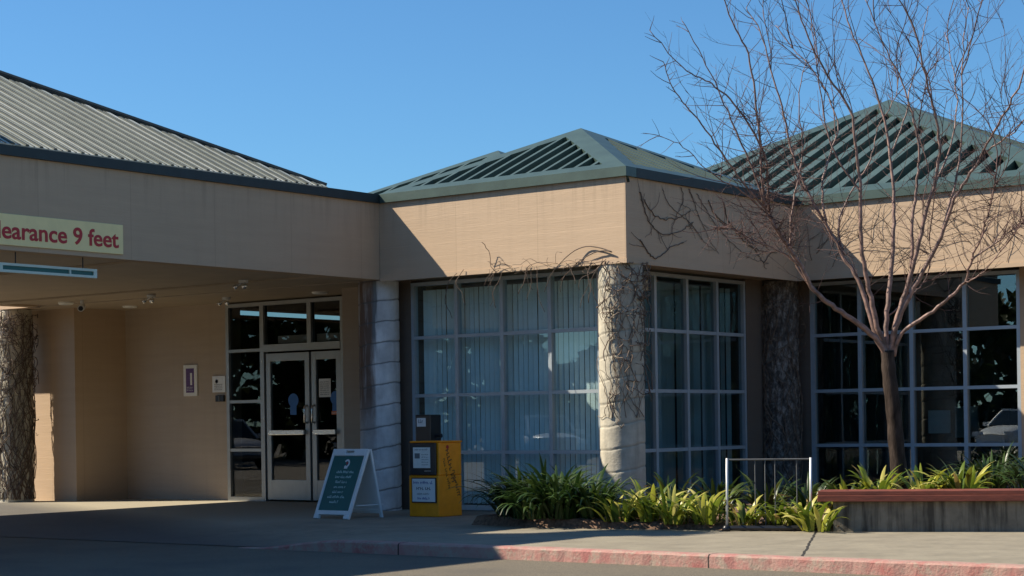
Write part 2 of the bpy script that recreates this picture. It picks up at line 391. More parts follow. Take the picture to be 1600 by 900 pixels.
# pavement: a grid so that its left part can ramp down to the drive
mb = MB(); xs = [-24+.5*i for i in range(79)]; ys = [-5.16, -4.6, -4.1, -3.6, -3.1, -2, -1, 0, 2, 5.5]
def wz(x, y):
    k = min(1, max(0, (-.2-x)/1.5)); k = k*k*(3-2*k)
    e = min(1, max(0, (-3.3-y)/1.86))
    return -.114*k*e
for j, y in enumerate(ys):
    for x in xs: mb.v.append(Vector((x, y, wz(x, y))))
n = len(xs)
for j in range(len(ys)-1):
    for i in range(n-1): mb.f.append((j*n+i, j*n+i+1, (j+1)*n+i+1, (j+1)*n+i))
structure(mb.build('pavement', M['walk'], smooth=True))
# kerb
mb = MB(); kx = [-1.8+.1*i for i in range(180)]
prof = [(-5.335, -.3), (-5.33, 0), (-5.315, .014), (-5.29, .02), (-5.16, .02), (-5.16, -.3)]
r = random.Random(3)
for x in kx:
    k = min(1, max(0, (-.2-x)/1.5)); k = k*k*(3-2*k); dz = -.122*k
    for (y, z) in prof: mb.v.append(Vector((x, y + r.uniform(-.006, .006), z + (dz if z > -.1 else 0) + (r.uniform(-.003, .002) if z > -.1 else 0) - .012)))
for i in range(len(kx)-1):
    for q in range(5): mb.f.append((i*6+q, i*6+q+1, (i+1)*6+q+1, (i+1)*6+q))
structure(mb.build('kerb', M['kerb']))
# planting bed
bed = [(-.78, .62), (-.82, -2.2), (.2, -2.34), (1.1, -2.27), (2.6, -1.9), (3.86, -1.72), (5.7, -.86), (8.2, .3), (12, .8), (12, 5.1), (3.7, 5.2), (-.6, 5.2), (-.6, .62)]
def bed_z(x, y):
    a = (x-3.86)*-.40 + (y+1.72)*.917           # distance behind the bench line
    return .012 + (.30*min(1, max(0, a/.5)) if x > 3.75 and a > 0 else .09*min(1, max(0, a/.8))) if True else 0
def inside(x, y, poly):
    c = False; j = len(poly)-1
    for i in range(len(poly)):
        if (poly[i][1] > y) != (poly[j][1] > y) and x < (poly[j][0]-poly[i][0])*(y-poly[i][1])/(poly[j][1]-poly[i][1])+poly[i][0]: c = not c
        j = i
    return c
mb = MB(); g = {}; r = random.Random(5); GS = .06
for i in range(220):
    for j in range(130):
        x = -1.1 + i*GS; y = -2.5 + j*GS
        if any(inside(x+dx, y+dy, bed) for dx in (0, GS) for dy in (0, GS)):
            q = []
            for dx, dy in ((0, 0), (1, 0), (1, 1), (0, 1)):
                k = (i+dx, j+dy)
                if k not in g:
                    px_, py_ = -1.1+k[0]*GS, -2.5+k[1]*GS; e_ = inside(px_, py_, bed)
                    g[k] = len(mb.v); mb.v.append(Vector((px_, py_, (bed_z(px_, py_) + r.uniform(-.012, .022)) if e_ else -.02)))
                q.append(g[k])
            mb.f.append(tuple(q))
structure(mb.build('planting_bed', M['soil']))

# ================================================================== MAIN BUILDING
B = thing('office_building', (0, 0, 0), 'low tan stucco building with green hipped metal roofs, round columns and gridded windows', 'building')
mb = MB(); mb.box((UL, 0, HS), (0, .25, HT)); mb.build('fascia', M['stucco'], B, label='sunlit tan fascia over the blinds window with a diagonal shadow')
mb = MB(); mb.box((-.25, .25, HS), (0, W2, HT)); mb.build('fascia', M['stucco'], B, label='shaded tan fascia of the return wall, crossed by bare vines')
mb = MB(); mb.box((0, W2, HS), (UR, W2+.25, HT)); mb.build('fascia', M['stucco'], B, label='sunlit tan fascia behind the bare tree')
mb = MB(); mb.box((UR-.25, W2+.25, HS), (UR, 14, HT)); mb.build('fascia', M['stucco'], B)
mb = MB(); mb.box((-22, 0, HS), (-12.3, .25, HT)); mb.build('fascia', M['stucco'], B)
# thin shadow-line drip strip at the foot of each visible fascia
mb = MB(); mb.box((UL+.004, -.012, HS-.03), (.012, .0, HS+.03)); mb.box((0, .004, HS-.03), (.012, W2-.014, HS+.03)); mb.box((.0, W2-.012, HS-.03), (UR, W2, HS+.03)); mb.build('drip_edge', M['stucco'], B)
# eave trim: green on sunlit faces, a darker shade-toned copy on the others
mb = MB(); o_ = .05
mb.box((UL+.06, -o_, HT-.02), (o_-.002, .2, ET)); mb.build('eave_trim', M['roof_green'], B)
mb = MB(); mb.box((-.2, .2, HT-.02), (o_, W2-o_, ET)); mb.build('eave_trim', M['dark_trim'], B)
mb = MB(); mb.box((-.2, W2-o_, HT-.02), (UR+o_, W2+.2, ET)); mb.build('eave_trim', M['roof_green'], B)
mb = MB(); mb.box((UR-.2, W2+.2, HT-.02), (UR+o_, 14, ET)); mb.build('eave_trim', M['dark_trim'], B)
# soffits
mb = MB(); mb.box((UL-.02, .25, HS+.02), (-.25, 9, HS+.1)); mb.box((-.25, W2+.25, HS+.02), (UR-.25, 9, HS+.1)); mb.box((-22, .25, HS+.02), (UL-.02, 2.4, HS+.1)); mb.build('soffit', M['soffit'], B)
# walls
def wall(mat, label, *boxes):
    mb = MB()
    for p, q in boxes: mb.box(p, q)
    return mb.build('wall', mat, B, label=label)
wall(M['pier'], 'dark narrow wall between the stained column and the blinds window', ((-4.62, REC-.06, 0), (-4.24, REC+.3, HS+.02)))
wall(M['stucco'], None, ((-4.62, REC+.3, 0), (-4.4, 8.9, HS+.02)))
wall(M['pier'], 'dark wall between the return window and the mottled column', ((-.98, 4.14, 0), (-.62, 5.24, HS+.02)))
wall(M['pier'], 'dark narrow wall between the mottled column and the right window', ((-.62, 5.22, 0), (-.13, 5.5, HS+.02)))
wall(M['stucco'], 'sunlit wall end at the right edge of the right window', ((3.22, 5.22, 0), (4.2, 5.5, HS+.02)))
wall(M['stucco'], None, ((3.95, 5.5, 0), (4.2, 13, HS+.02)))
wall(M['wall'], 'dim brown wall beside the entrance doors', ((-12.14, 2.0, 0), (-9.52, 2.3, HS+.02)))
wall(M['wall'], None, ((-6.80, 2.0, 0), (-4.62, 2.3, HS+.02)))
wall(M['stucco'], 'projecting wall at the left of the entrance recess', ((-12.4, .85, 0), (-12.14, 2.3, HS+.02)), ((-22, .85, 0), (-12.4, 1.15, HS+.02)))
mb = MB(); mb.box((-5.95, 1.0, 0), (-5.55, 2.0, HS+.02)); mb.build('pier', M['wall'], B)
# interior rooms
for p, q in (((-4.4, .9, .0), (-.5, 8.9, .03)), ((-.5, 5.5, 0), (3.95, 13, .03)), ((-12, 2.3, 0), (-4.62, 8.9, .03))):
    mb = MB(); mb.box(p, q); mb.build('interior_floor', M['carpet'], B)
for p, q in (((-12, 8.9, 0), (4, 9.1, HS+.1)), ((-1.3, 5.6, 0), (-1.1, 8.9, HS+.02)), ((-4.4, 4.7, 0), (-1.1, 4.9, HS+.02)), ((-12, 2.3, 0), (-11.8, 8.9, HS+.02)), ((-9.9, 2.32, HS), (-4.62, 8.9, HS+.1))):
    mb = MB(); mb.box(p, q); mb.build('interior_wall', M['dark_in'], B)
mb = MB(); mb.box((.62, 8.84, .9), (1.02, 8.9, 1.42)); mb.build('picture', M['paper'], B)
mb = MB(); mb.box((1.35, 6.2, 1.0), (1.7, 6.23, 1.35)); mb.build('notice', M['paper'], B)
for p, q in (((-.2, 6.2, .03), (.9, 6.9, .74)), ((1.9, 7.0, .03), (2.2, 7.3, 1.9)), ((-.9, 8.3, .03), (.2, 8.8, 1.2))):
    mb = MB(); mb.box(p, q); mb.build('furniture', M['dark_in'], B)

# ---- roofs
def hip_face(P0, P1, Q, name, border, rib_w, pitch, depth, mats, parent, label=None, clip=None, Q2=None):
    """one pitched roof face: eave P0-P1, apex Q (or ridge Q-Q2): a sunk pan, a raised border and raised ribs down the slope"""
    P0, P1, Q = Vector(P0), Vector(P1), Vector(Q); Q2 = Vector(Q2) if Q2 is not None else Q
    e = (P1-P0); L = e.length; e.normalize(); nrm = e.cross(Q-P0).normalized()
    if nrm.z < 0: nrm = -nrm
    up = nrm.cross(e)
    if up.z < 0: up = -up
    tq, hq = (Q-P0).dot(e), (Q-P0).dot(up); tq2 = (Q2-P0).dot(e)
    P = lambda t, h: P0 + e*t + up*h
    poly = [P0, P1, Q2] + ([Q] if Q2 != Q else [])
    pan = MB(); pan.slab([x - nrm*depth for x in poly], nrm, .05)
    def hmax(t):
        if t < tq: return hq*t/tq
        if t > tq2: return hq*(L-t)/(L-tq2)
        return hq
    pan_o = pan.build('roof', mats[0], parent, label=label)
    bo = MB()
    bw = border
    def strip(a, b, c, d): bo.slab([a, b, c, d], nrm, depth+.04)
    s0 = math.hypot(tq, hq); s1 = math.hypot(L-tq2, hq)
    ia = bw*(s0+tq)/hq; ib = bw*(s1+(L-tq2))/hq      # where the border's inner corner falls along the eave
    ft = 1 - bw*1.0/hq
    A = P(ia, bw); Bq = P(L-ib, bw)
    C0 = P(tq, hq) if Q2 == Q else P(tq, hq)
    if Q2 == Q:
        # inner apex
        inner = P0 + e*tq + up*(hq - bw*1.6)
        ti = ia + (tq-ia)*((hq-bw*1.6)-bw)/((hq)-bw) ; inner = P(tq, hq-bw*1.9)
        strip(P0, P1, Bq, A); strip(P0, A, inner, Q); strip(P1, Q, inner, Bq)
        def hin(t):
            if t < tq: return bw + (hq-bw*1.9-bw)*(t-ia)/max(1e-6, tq-ia)
            return bw + (hq-bw*1.9-bw)*((L-ib)-t)/max(1e-6, (L-ib)-tq)
    else:
        I0, I1 = P(tq, hq-bw), P(tq2, hq-bw)
        strip(P0, P1, Bq, A); strip(P0, A, I0, Q); strip(P1, Q2, I1, Bq); strip(Q, I0, I1, Q2)
        def hin(t):
            if t < tq: return bw + (hq-2*bw)*(t-ia)/max(1e-6, tq-ia)
            if t > tq2: return bw + (hq-2*bw)*((L-ib)-t)/max(1e-6, (L-ib)-tq2)
            return hq-bw
    bo.build('border', mats[1], pan_o)
    rb = MB(); t = ia + pitch*.7
    while t < L - ib - rib_w:
        h1 = hin(t); 
        if h1 > bw + .03:
            a, b = t - rib_w/2, t + rib_w/2
            rb.slab([P(a, bw), P(b, bw), P(b, hin(b) if True else h1), P(a, hin(a))], nrm, depth)
        t += pitch
    rb.build('rib', mats[2], pan_o)
    return pan_o
RM = (M['roof_pan'], M['roof_green'], M['roof_rib'])
def hip_cap(pts, r_, parent, mat):
    c = MB(); c.tube(pts, r_, 6); return c.build('hip_cap', mat, parent, smooth=False)
# front block pyramid
x0, x1, y0, y1 = UL, .04, -.04, 4.28; Q = (-2.2, 2.14, 5.57); e = ET
f1 = hip_face((x0, y0, e), (x1, y0, e), Q, 'roof', .22, .06, .27, .17, RM, B, label='green ribbed roof of the middle block')
hip_face((x1, y0, e), (x1, y1, e), Q, 'roof', .24, .06, .3, .05, (M['roof_green'], M['roof_green'], M['roof_rib']), B)
hip_face((x0, y1, e), (x0, y0, e), Q, 'roof', .24, .06, .3, .05, (M['roof_green'], M['roof_green'], M['roof_rib']), B)
hip_face((x1, y1, e), (x0, y1, e), Q, 'roof', .24, .06, .3, .05, (M['roof_green'], M['roof_green'], M['roof_rib']), B)
# pyramid behind it, over the lobby
x0, x1, y0, y1 = -6.55, -2.27, .86, 5.14; Q = (-4.41, 3.0, 5.56)
hip_face((x0, y0, e), (x1, y0, e), Q, 'roof', .17, .06, .27, .15, RM, B, label='small green roof peak behind the middle block')
for a, b in (((x1, y0, e), (x1, y1, e)), ((x0, y1, e), (x0, y0, e)), ((x1, y1, e), (x0, y1, e))):
    hip_face(a, b, Q, 'roof', .2, .06, .3, .05, (M['roof_green'], M['roof_green'], M['roof_rib']), B)
# right block, the big pyramid behind the tree
x0, x1, y0, y1 = -4.2, UR+.05, W2-.04, 14.4; Q = (-.8, 9.5, 6.79)
hip_face((x0, y0, e), (x1, y0, e), Q, 'roof', .30, .15, .36, .17, RM, B, label='large green ribbed roof behind the bare tree')
for a, b in (((x1, y0, e), (x1, y1, e)), ((x0, y1, e), (x0, y0, e)), ((x1, y1, e), (x0, y1, e))):
    hip_face(a, b, Q, 'roof', .3, .06, .36, .05, (M['roof_green'], M['roof_green'], M['roof_rib']), B)
mb = MB(); mb.box((-12, .3, HS+.12), (UL-.05, 8.9, HT-.02)); mb.box((UL-.05, .27, HS+.12), (-.27, 8.9, HT-.04)); mb.box((-.27, W2+.27, HS+.12), (UR-.27, 13.9, HT-.04)); mb.build('roof_deck', M['roof_pan'], B)

# ---- windows
ROWS = [.04, .84, 1.67, 2.52, 3.33]
def window(axis, plane, cuts, out, label, mat=M['alu'], rows=ROWS, blinds=None, gmat=M['glass']):
    """gridded window; axis 0: runs along x at y=plane, axis 1: runs along y at x=plane; out = outward sign"""
    def bx(m, a0, a1, d0, d1, z0, z1):
        d0, d1 = sorted((plane+out*d0, plane+out*d1))
        if axis == 0: m.box((a0, d0, z0), (a1, d1, z1))
        else: m.box((d0, a0, z0), (d1, a1, z1))
    fr = MB()
    bx(fr, cuts[0]-.035, cuts[-1]+.035, -.05, .052, rows[0]-.03, rows[0]+.04); bx(fr, cuts[0]-.035, cuts[-1]+.035, -.05, .052, rows[-1]-.05, rows[-1])
    for i, a in enumerate(cuts):
        k = .03 if 0 < i < len(cuts)-1 else .035
        bx(fr, a-k, a+k, -.045, .05, rows[0]+.04, rows[-1]-.05)
    for z in rows[1:-1]:
        for i in range(len(cuts)-1): bx(fr, cuts[i]+.03, cuts[i+1]-.03, -.04, .044, z-.024, z+.024)
    wo = fr.build('window', mat, B, label=label)
    for i in range(len(cuts)-1):
        for z0, z1 in zip(rows, rows[1:]):
            p_ = MB(); bx(p_, cuts[i]+.028, cuts[i+1]-.028, -.006, .002, z0+.02, z1-.02); p_.build('pane', gmat, wo)
    if blinds:
        b_ = MB(); r = random.Random(blinds[2]); a = cuts[0]+.05
        while a < cuts[-1]-.06:
            if r.random() > blinds[1]:
                c0 = Vector((a, plane-out*.2, 0)) if axis == 0 else Vector((plane-out*.2, a, 0))
                ang = blinds[0] + r.uniform(-.22, .22)
                dx, dy = math.cos(ang)*.034, math.sin(ang)*.034
                if axis == 1: dx, dy = dy, dx
                sway = r.uniform(-.006, .006)
                q = [(c0.x-dx, c0.y-dy, rows[0]+.05), (c0.x+dx, c0.y+dy, rows[0]+.05+.01), (c0.x+dx+sway, c0.y+dy, rows[-1]-.1), (c0.x-dx+sway, c0.y-dy, rows[-1]-.1)]
                nn = (Vector(q[1])-Vector(q[0])).cross(Vector(q[3])-Vector(q[0])).normalized()
                b_.slab(q, nn, .002)
            a += .088
        b_.build('vertical_blind', M['blind'], wo)
    return wo
window(0, REC, [-4.22, -3.39, -2.56, -1.72, -.88], -1, 'gridded window with closed vertical blinds between two columns', blinds=(.38, .015, 1))
window(1, -REC, [.82, 1.66, 2.5, 3.33, 4.12], 1, 'gridded window in the return wall, dark behind half-open blinds', blinds=(1.3, .3, 2), gmat=M['glass_dark'])
window(0, 5.28, [-.1, .70, 1.54, 2.38, 3.2], -1, 'dark gridded window behind the bare tree', gmat=M['glass_mirror'])
# ---- entrance glazing and doors at v = 2
V = 2.0
rowsD = [.04, .86, 1.68, 2.54, 3.33]
fr = MB()
fr.box((-9.525, V-.05, .0), (-8.62, V+.05, .07)); fr.box((-9.525, V-.05, 3.28), (-6.80, V+.05, 3.34))
for a, k in ((-9.49, .035), (-8.665, .045)): fr.box((a-k, V-.05, .07), (a+k, V+.05, 3.28))
fr.box((-6.88, V-.05, .0), (-6.80, V+.05, 3.28))
fr.box((-7.62, V-.05, 2.62), (-7.53, V+.05, 3.28))
for z in rowsD[1:-1]: fr.box((-9.455, V-.045, z-.025), (-8.71, V+.045, z+.025))
fr.box((-8.62, V-.06, 2.5), (-6.88, V+.06, 2.62)); so_ = fr.build('window', M['doorframe'], B, label='narrow sidelight and transom glazing round the entrance doors')
for z0, z1 in zip(rowsD, rowsD[1:]):
    p_ = MB(); p_.box((-9.46, V-.004, z0+.02), (-8.70, V+.004, z1-.02)); p_.build('pane', M['door_glass'], so_)
for a, b in ((-8.63, -7.61), (-7.54, -6.87)):
    p_ = MB(); p_.box((a, V-.004, 2.6), (b, V+.004, 3.3)); p_.build('pane', M['door_glass'], so_)
for a, b in ((-8.35, -7.66), (-7.46, -6.95)):
    op = MB(); op.box((a, V+.02, 2.64), (b, V+.14, 2.76)); op.build('interior_light_bar', M['white'], so_)  # white bars put in for the interior lights glimpsed behind the transom
def leaf(u0, u1, label):
    d = MB(); z1 = 2.47
    d.box((u0, V-.03, .03), (u0+.1, V+.03, z1)); d.box((u1-.1, V-.03, .03), (u1, V+.03, z1))
    d.box((u0+.1, V-.03, .03), (u1-.1, V+.03, .36)); d.box((u0+.1, V-.03, z1-.13), (u1-.1, V+.03, z1))
    o = d.build('door', M['doorframe'], B, bevel=.004, label=label)
    p_ = MB(); p_.box((u0+.095, V-.004, .35), (u1-.095, V+.004, z1-.12)); p_.build('pane', M['door_glass'], o)
    return o
d1 = leaf(-8.59, -7.60, 'left glass entrance door with steel push bar')
d2 = leaf(-7.55, -6.90, 'right glass entrance door with paper notice')
def handle(o, u0, u1, uh):
    h = MB(); h.box((u0, V-.10, 1.11), (u1, V-.075, 1.19)); h.box((u0+.02, V-.076, 1.12), (u0+.06, V-.03, 1.18)); h.box((u1-.06, V-.076, 1.12), (u1-.02, V-.03, 1.18)); h.build('push_bar', M['chrome'], o, bevel=.006)
    h = MB(); h.tube([(uh, V-.03, 1.3), (uh, V-.085, 1.32), (uh, V-.09, 1.4), (uh, V-.09, 1.5), (uh, V-.085, 1.57), (uh, V-.03, 1.59)], .018, 8); h.build('handle', M['chrome'], o, smooth=True)
handle(d1, -8.49, -7.68, -7.66); handle(d2, -7.47, -6.98, -7.49)
def disc(m, cx, cz, r, y, th, sx=1, n=24):
    q = [Vector((cx+r*sx*math.cos(2*math.pi*k/n), y, cz+r*math.sin(2*math.pi*k/n))) for k in range(n)]
    m.slab(q, Vector((0, -1, 0)), th)
n_ = MB(); n_.box((-7.40, V-.012, 1.72), (-7.14, V-.006, 2.02)); no = n_.build('notice', M['paper'], d2)
s_ = MB()
for k in range(7): scribble(s_, (-7.37, V-.012, 1.96-k*.034), (1, 0, 0), (0, 0, 1), .2, .02, seed=20+k)
s_.build('lettering', M['grey_ink'], no)
for d_, cx, cz in ((d1, -7.99, 1.68), (d2, -7.04, 1.70)):
    m_ = MB(); disc(m_, cx, cz, .115, V-.006, .003); m_.box((cx-.07, V-.008, cz-.24), (cx+.07, V-.005, cz-.1)); m_.build('decal', M['decal'], d_)
m_ = MB(); m_.box((-7.13, V-.010, 1.43), (-6.99, V-.006, 1.49)); oo = m_.build('sticker', M['orange'], d2)
s_ = MB(); scribble(s_, (-7.12, V-.010, 1.447), (1, 0, 0), (0, 0, 1), .115, .026, seed=33); s_.build('lettering', M['paper'], oo)

# ---- round columns
def column(cx, cy, mat, label, rough=0, seed=0):
    m_ = MB(); jt = []; nz, na = 230, 56; r = random.Random(seed); ph = r.uniform(0, 6); nx = [r.uniform(0, 6) for _ in range(8)]
    for j in range(nz+1):
        z = HS*j/nz
        for k in range(na):
            a = 2*math.pi*k/na
            zz = z - .045*math.cos(a - .66) - .007*math.sin(2*a+nx[0]+z*2) - .004*math.sin(6*a+nx[3]+z*3)
            f = (zz/.305) % 1.0; d = min(f, 1-f)*.305
            jv = max(0, 1-max(0, d-.004)/.009); gr = -.011*jv; jt.append(jv)
            lay = math.floor(zz/.305); gr += .002*math.sin(lay*2.7+nx[1])
            rr = .30 + gr
            if rough: rr += rough*(.5*math.sin(9*a+3*math.sin(z*4+nx[2]))*math.sin(z*11+nx[4]+2*a) + .5*math.sin(17*a+nx[5]+z*6)*math.sin(z*23+nx[6])) 
            m_.v.append(Vector((cx+rr*math.cos(a), cy+rr*math.sin(a), z)))
    for j in range(nz):
        for k in range(na): m_.f.append((j*na+k, j*na+(k+1) % na, (j+1)*na+(k+1) % na, (j+1)*na+k))
    o = m_.build('column', mat, B, smooth=True, label=label)
    o.data.attributes.new('joint', 'FLOAT', 'POINT').data.foreach_set('value', jt); return o
COLS = [(-4.58, .3), (-.3, .3), (-.49, 4.9), (-13.08, .3), (4.0, 4.9)]
column(*COLS[0], M['column_rust'], 'grey banded column with rust stains beside the newspaper box', seed=1)
column(*COLS[1], M['column'], 'half-sunlit banded corner column with a vine at its top', seed=2)
column(*COLS[2], M['column_rough'], 'dark mottled column in the inner corner', rough=.02, seed=3)
column(*COLS[3], M['column'], 'vine-covered column at the left edge of the picture', rough=.006, seed=4)
column(*COLS[4], M['column'], None, seed=5)

# ================================================================== ENTRANCE CANOPY
CU0, CU1, CV0 = -12.3, UL, -12.0
K = thing('entrance_canopy', ((CU0+CU1)/2, -6, 0), 'drive-through entrance canopy with shaded tan fascia and pale ribbed metal roof', 'canopy')
mb = MB(); mb.box((CU1-.25, CV0, HS), (CU1-.0, -.003, HT)); mb.build('fascia', M['stucco'], K)
mb = MB(); mb.box((CU0, CV0, HS), (CU0+.25, -.003, HT)); mb.build('fascia', M['stucco'], K)
mb = MB(); mb.box((CU0+.25, CV0, HS), (CU1-.25, CV0+.25, HT)); mb.build('fascia', M['stucco'], K)
mb = MB(); mb.box((CU1-.2, CV0-.05, HT-.02), (CU1+.05, -.0, ET)); mb.box((CU0-.05, CV0-.05, HT-.02), (CU0+.2, 0, ET)); mb.box((CU0+.2, CV0-.05, HT-.02), (CU1-.2, CV0+.2, ET)); mb.build('eave_trim', M['dark_trim'], K)
mb = MB(); mb.box((CU0+.25, CV0+.25, HS+.03), (CU1-.25, .22, HS+.1)); mb.build('soffit', M['soffit'], K)
mb = MB(); mb.box((CU0+.3, -1.0, HS-.0), (CU1-.26, -.7, HS+.028)); mb.box((CU0+.3, -4.4, HS), (CU1-.26, -4.1, HS+.028)); mb.build('beam', M['soffit'], K)
mb = MB(); mb.box((CU0, -1.1, HT-.02), (CU1-.2, -.02, HT+.06)); mb.build('roof_deck', M['roof_pan'], K)
cx_, run = (CU0+CU1)/2, (CU1-CU0)/2; zr = ET+.48*run
CM = (M['canopy_pan'], M['roof_canopy'], M['canopy_rib'])
y1, y0 = -1.04, CV0
Qn, Qf = (cx_, y1-run, zr), (cx_, y0+run, zr)
def canopy_face(P0, P1, Q, Q2, label=None):
    """standing-seam face: flat pan with slim raised seams running from eave to hip"""
    P0, P1, Q, Q2 = map(Vector, (P0, P1, Q, Q2)); e_ = P1-P0; L = e_.length; e_.normalize()
    nrm = e_.cross(Q-P0).normalized(); nrm = nrm if nrm.z > 0 else -nrm
    up = nrm.cross(e_); up = up if up.z > 0 else -up
    tq, hq, tq2 = (Q-P0).dot(e_), (Q-P0).dot(up), (Q2-P0).dot(e_)
    if tq > tq2: tq, tq2 = tq2, tq
    m_ = MB(); poly = [P0, P1, P0+e_*tq2+up*hq] + ([P0+e_*tq+up*hq] if tq2-tq > .01 else [])
    m_.slab(poly, nrm, .05); o = m_.build('roof', CM[0], K, label=label)
    pn = MB(); s_ = MB(); t = .0; pw = .205
    def hh(q): return hq*min(1, q/tq, (L-q)/(L-tq2)) - .03
    while t < L - .02:
        a_, b_ = t+.002, min(L, t+pw)-.002; h2 = min(hh(a_), hh(b_))
        if h2 > .05:
            pn.slab([P0+e_*a_-up*.03+nrm*.022, P0+e_*b_-up*.03+nrm*.022, P0+e_*b_+up*h2+nrm*.022, P0+e_*a_+up*h2+nrm*.022], nrm, .02)
            for f_, w_, z_ in ((0, .024, .040), (.5, .010, .029)):
                c_ = t+pw*f_; hs = min(h2, hh(c_+w_))
                s_.slab([P0+e_*(c_-w_)-up*.03+nrm*z_, P0+e_*(c_+w_)-up*.03+nrm*z_, P0+e_*(c_+w_)+up*hs+nrm*z_, P0+e_*(c_-w_)+up*hs+nrm*z_], nrm, z_-.02)
        t += pw
    pn.build('panel', M['canopy_rib'], o)
    s_.build('seam', M['canopy_seam'], o); return o  # seams coloured darker than the panels
canopy_face((CU1+.02, y0, ET), (CU1+.02, y1, ET), Qf, Qn, 'pale standing-seam roof slope facing the road')
canopy_face((CU0-.02, y1, ET), (CU0-.02, y0, ET), Qn, Qf)
canopy_face((CU1, y1, ET), (CU0, y1, ET), Qn, Qn)
canopy_face((CU0, y0, ET), (CU1, y0, ET), Qf, Qf)
mb = MB(); mb.tube([(CU1-.03, y1-.03, ET+.03), (cx_, y1-run+.02, zr+.05)], .045, 6); mb.build('hip_cap', M['dark_trim'], K)
mb = MB(); mb.tube([Qn, Qf], .06, 6); mb.build('ridge_cap', M['trim'], K)
# unseen block added on the canopy to cast the pavement shadow
mb = MB(); mb.box((CU1-.4, CV0, ET), (CU1-.01, -6.85, 6.25)); mb.build('added_shadow_parapet', M['stucco'], K)
mb = MB(); mb.box((CU1-.44, CV0-.04, 6.25), (CU1+.03, -6.81, 6.36)); mb.build('added_shadow_parapet_cap', M['trim'], K)
for cxx in (CU0+.35, CU1-.35):
    m_ = MB(); m_.tube([(cxx, -8.6, -.12), (cxx, -8.6, HS)], .3, 24); m_.build('column', M['column'], K, smooth=True)

# clearance sign
S = thing('clearance_sign', (UL, -6.0, 3.4), 'cream clearance sign with red lettering on the canopy fascia', 'sign')
mb = MB(); mb.box((UL, -7.35, 3.405), (UL+.022, -4.80, 3.77)); mb.build('board', M['cream'], S, bevel=.004)
me = text_mesh('Clearance 9 feet', 1.74, .205, bold=.018, sub='earance 9 feet')
place_mesh(me, 'lettering', M['red'], S, (UL+.0225, -4.875, 3.485), (0, 1, 0), (0, 0, 1))
# hanging bar
H = thing('clearance_bar', (UL-.2, -5.8, 3.1), 'long green bar with pale mint frame hanging below the canopy soffit', 'bar')
hb = MB(); ux = UL-.12; y_a, y_b, z_a, z_b = -6.55, -5.10, 3.105, 3.215
hb.box((ux-.05, y_a, z_a), (ux, y_b, z_a+.03)); hb.box((ux-.05, y_a, z_b-.03), (ux, y_b, z_b)); hb.box((ux-.05, y_a, z_a+.03), (ux, y_a+.05, z_b-.03)); hb.box((ux-.05, y_b-.05, z_a+.03), (ux, y_b, z_b-.03)); hb.box((ux-.04, y_b-.42, z_a+.03), (ux-.004, y_b-.395, z_b-.03)); hb.build('frame', M['mint'], H)
hb = MB(); hb.box((ux-.045, y_a+.05, z_a+.03), (ux-.02, y_b-.05, z_b-.03)); hb.build('panel', M['teal'], H)
for yy in (-6.3, -5.3):
    hb = MB(); hb.tube([(ux-.025, yy, z_b), (ux-.025, yy, HS+.03)], .008, 6); hb.build('hanger', M['black'], H)

# soffit fittings
def downlight(u, v, label):
    t_ = thing('ceiling_light', (u, v, HS), label, 'light', 'round recessed lights in the entrance soffit')
    m_ = MB(); m_.tube([(u, v, HS+.03), (u, v, HS+.006), (u, v, HS-.012)], [.13, .13, .115], 20); m_.build('trim_ring', M['lamp'], t_)
    m_ = MB(); m_.tube([(u, v, HS-.012), (u, v, HS-.018)], .085, 16); m_.build('lens', M['galv'], t_)
downlight(-11.14, 1.25, 'round recessed soffit light near the dark recess wall')
downlight(-11.18, -.1, 'round recessed soffit light by the security camera')
downlight(-6.69, 1.29, 'round recessed soffit light above the right entrance door')
def flood(u, v, label):
    t_ = thing('flood_light', (u, v, HS), label, 'light', 'small twin flood lights on the soffit')
    m_ = MB(); m_.tube([(u, v, HS+.02), (u, v, HS-.02)], .07, 14); m_.build('base', M['white'], t_, smooth=False)
    for s in (-1, 1):
        a = Vector((u+.03*s, v, HS-.02)); b = a + Vector((.045*s, -.03, -.035)); c = b + Vector((.03*s, -.06, -.035))
        m_ = MB(); m_.tube([a, b], .012, 6); m_.tube([b, b+(c-b)*.3, c], [.014, .03, .036], 12); m_.build('lamp_head', M['chrome'], t_, smooth=True)
flood(-8.55, 1.05, 'twin flood light on the soffit near the wall edge of the sidelight')
flood(-5.8, -1.25, 'twin flood light on the soffit, nearest the canopy fascia')
flood(-8.9, -.25, 'twin flood light on the brown soffit, leftmost of the three')
t_ = thing('security_camera', (-10.67, -.18, HS), 'small white security camera hanging from the soffit', 'camera')
m_ = MB(); m_.tube([(-10.67, -.18, HS+.03), (-10.67, -.18, HS-.06)], .03, 10); m_.build('mount', M['white'], t_)
m_ = MB(); m_.tube([(-10.76, -.1, HS-.07), (-10.62, -.25, HS-.11)], .055, 12); m_.build('body', M['white'], t_, smooth=False)
m_ = MB(); m_.tube([(-10.62, -.25, HS-.11), (-10.612, -.258, HS-.113)], .04, 12); m_.build('lens', M['black'], t_)

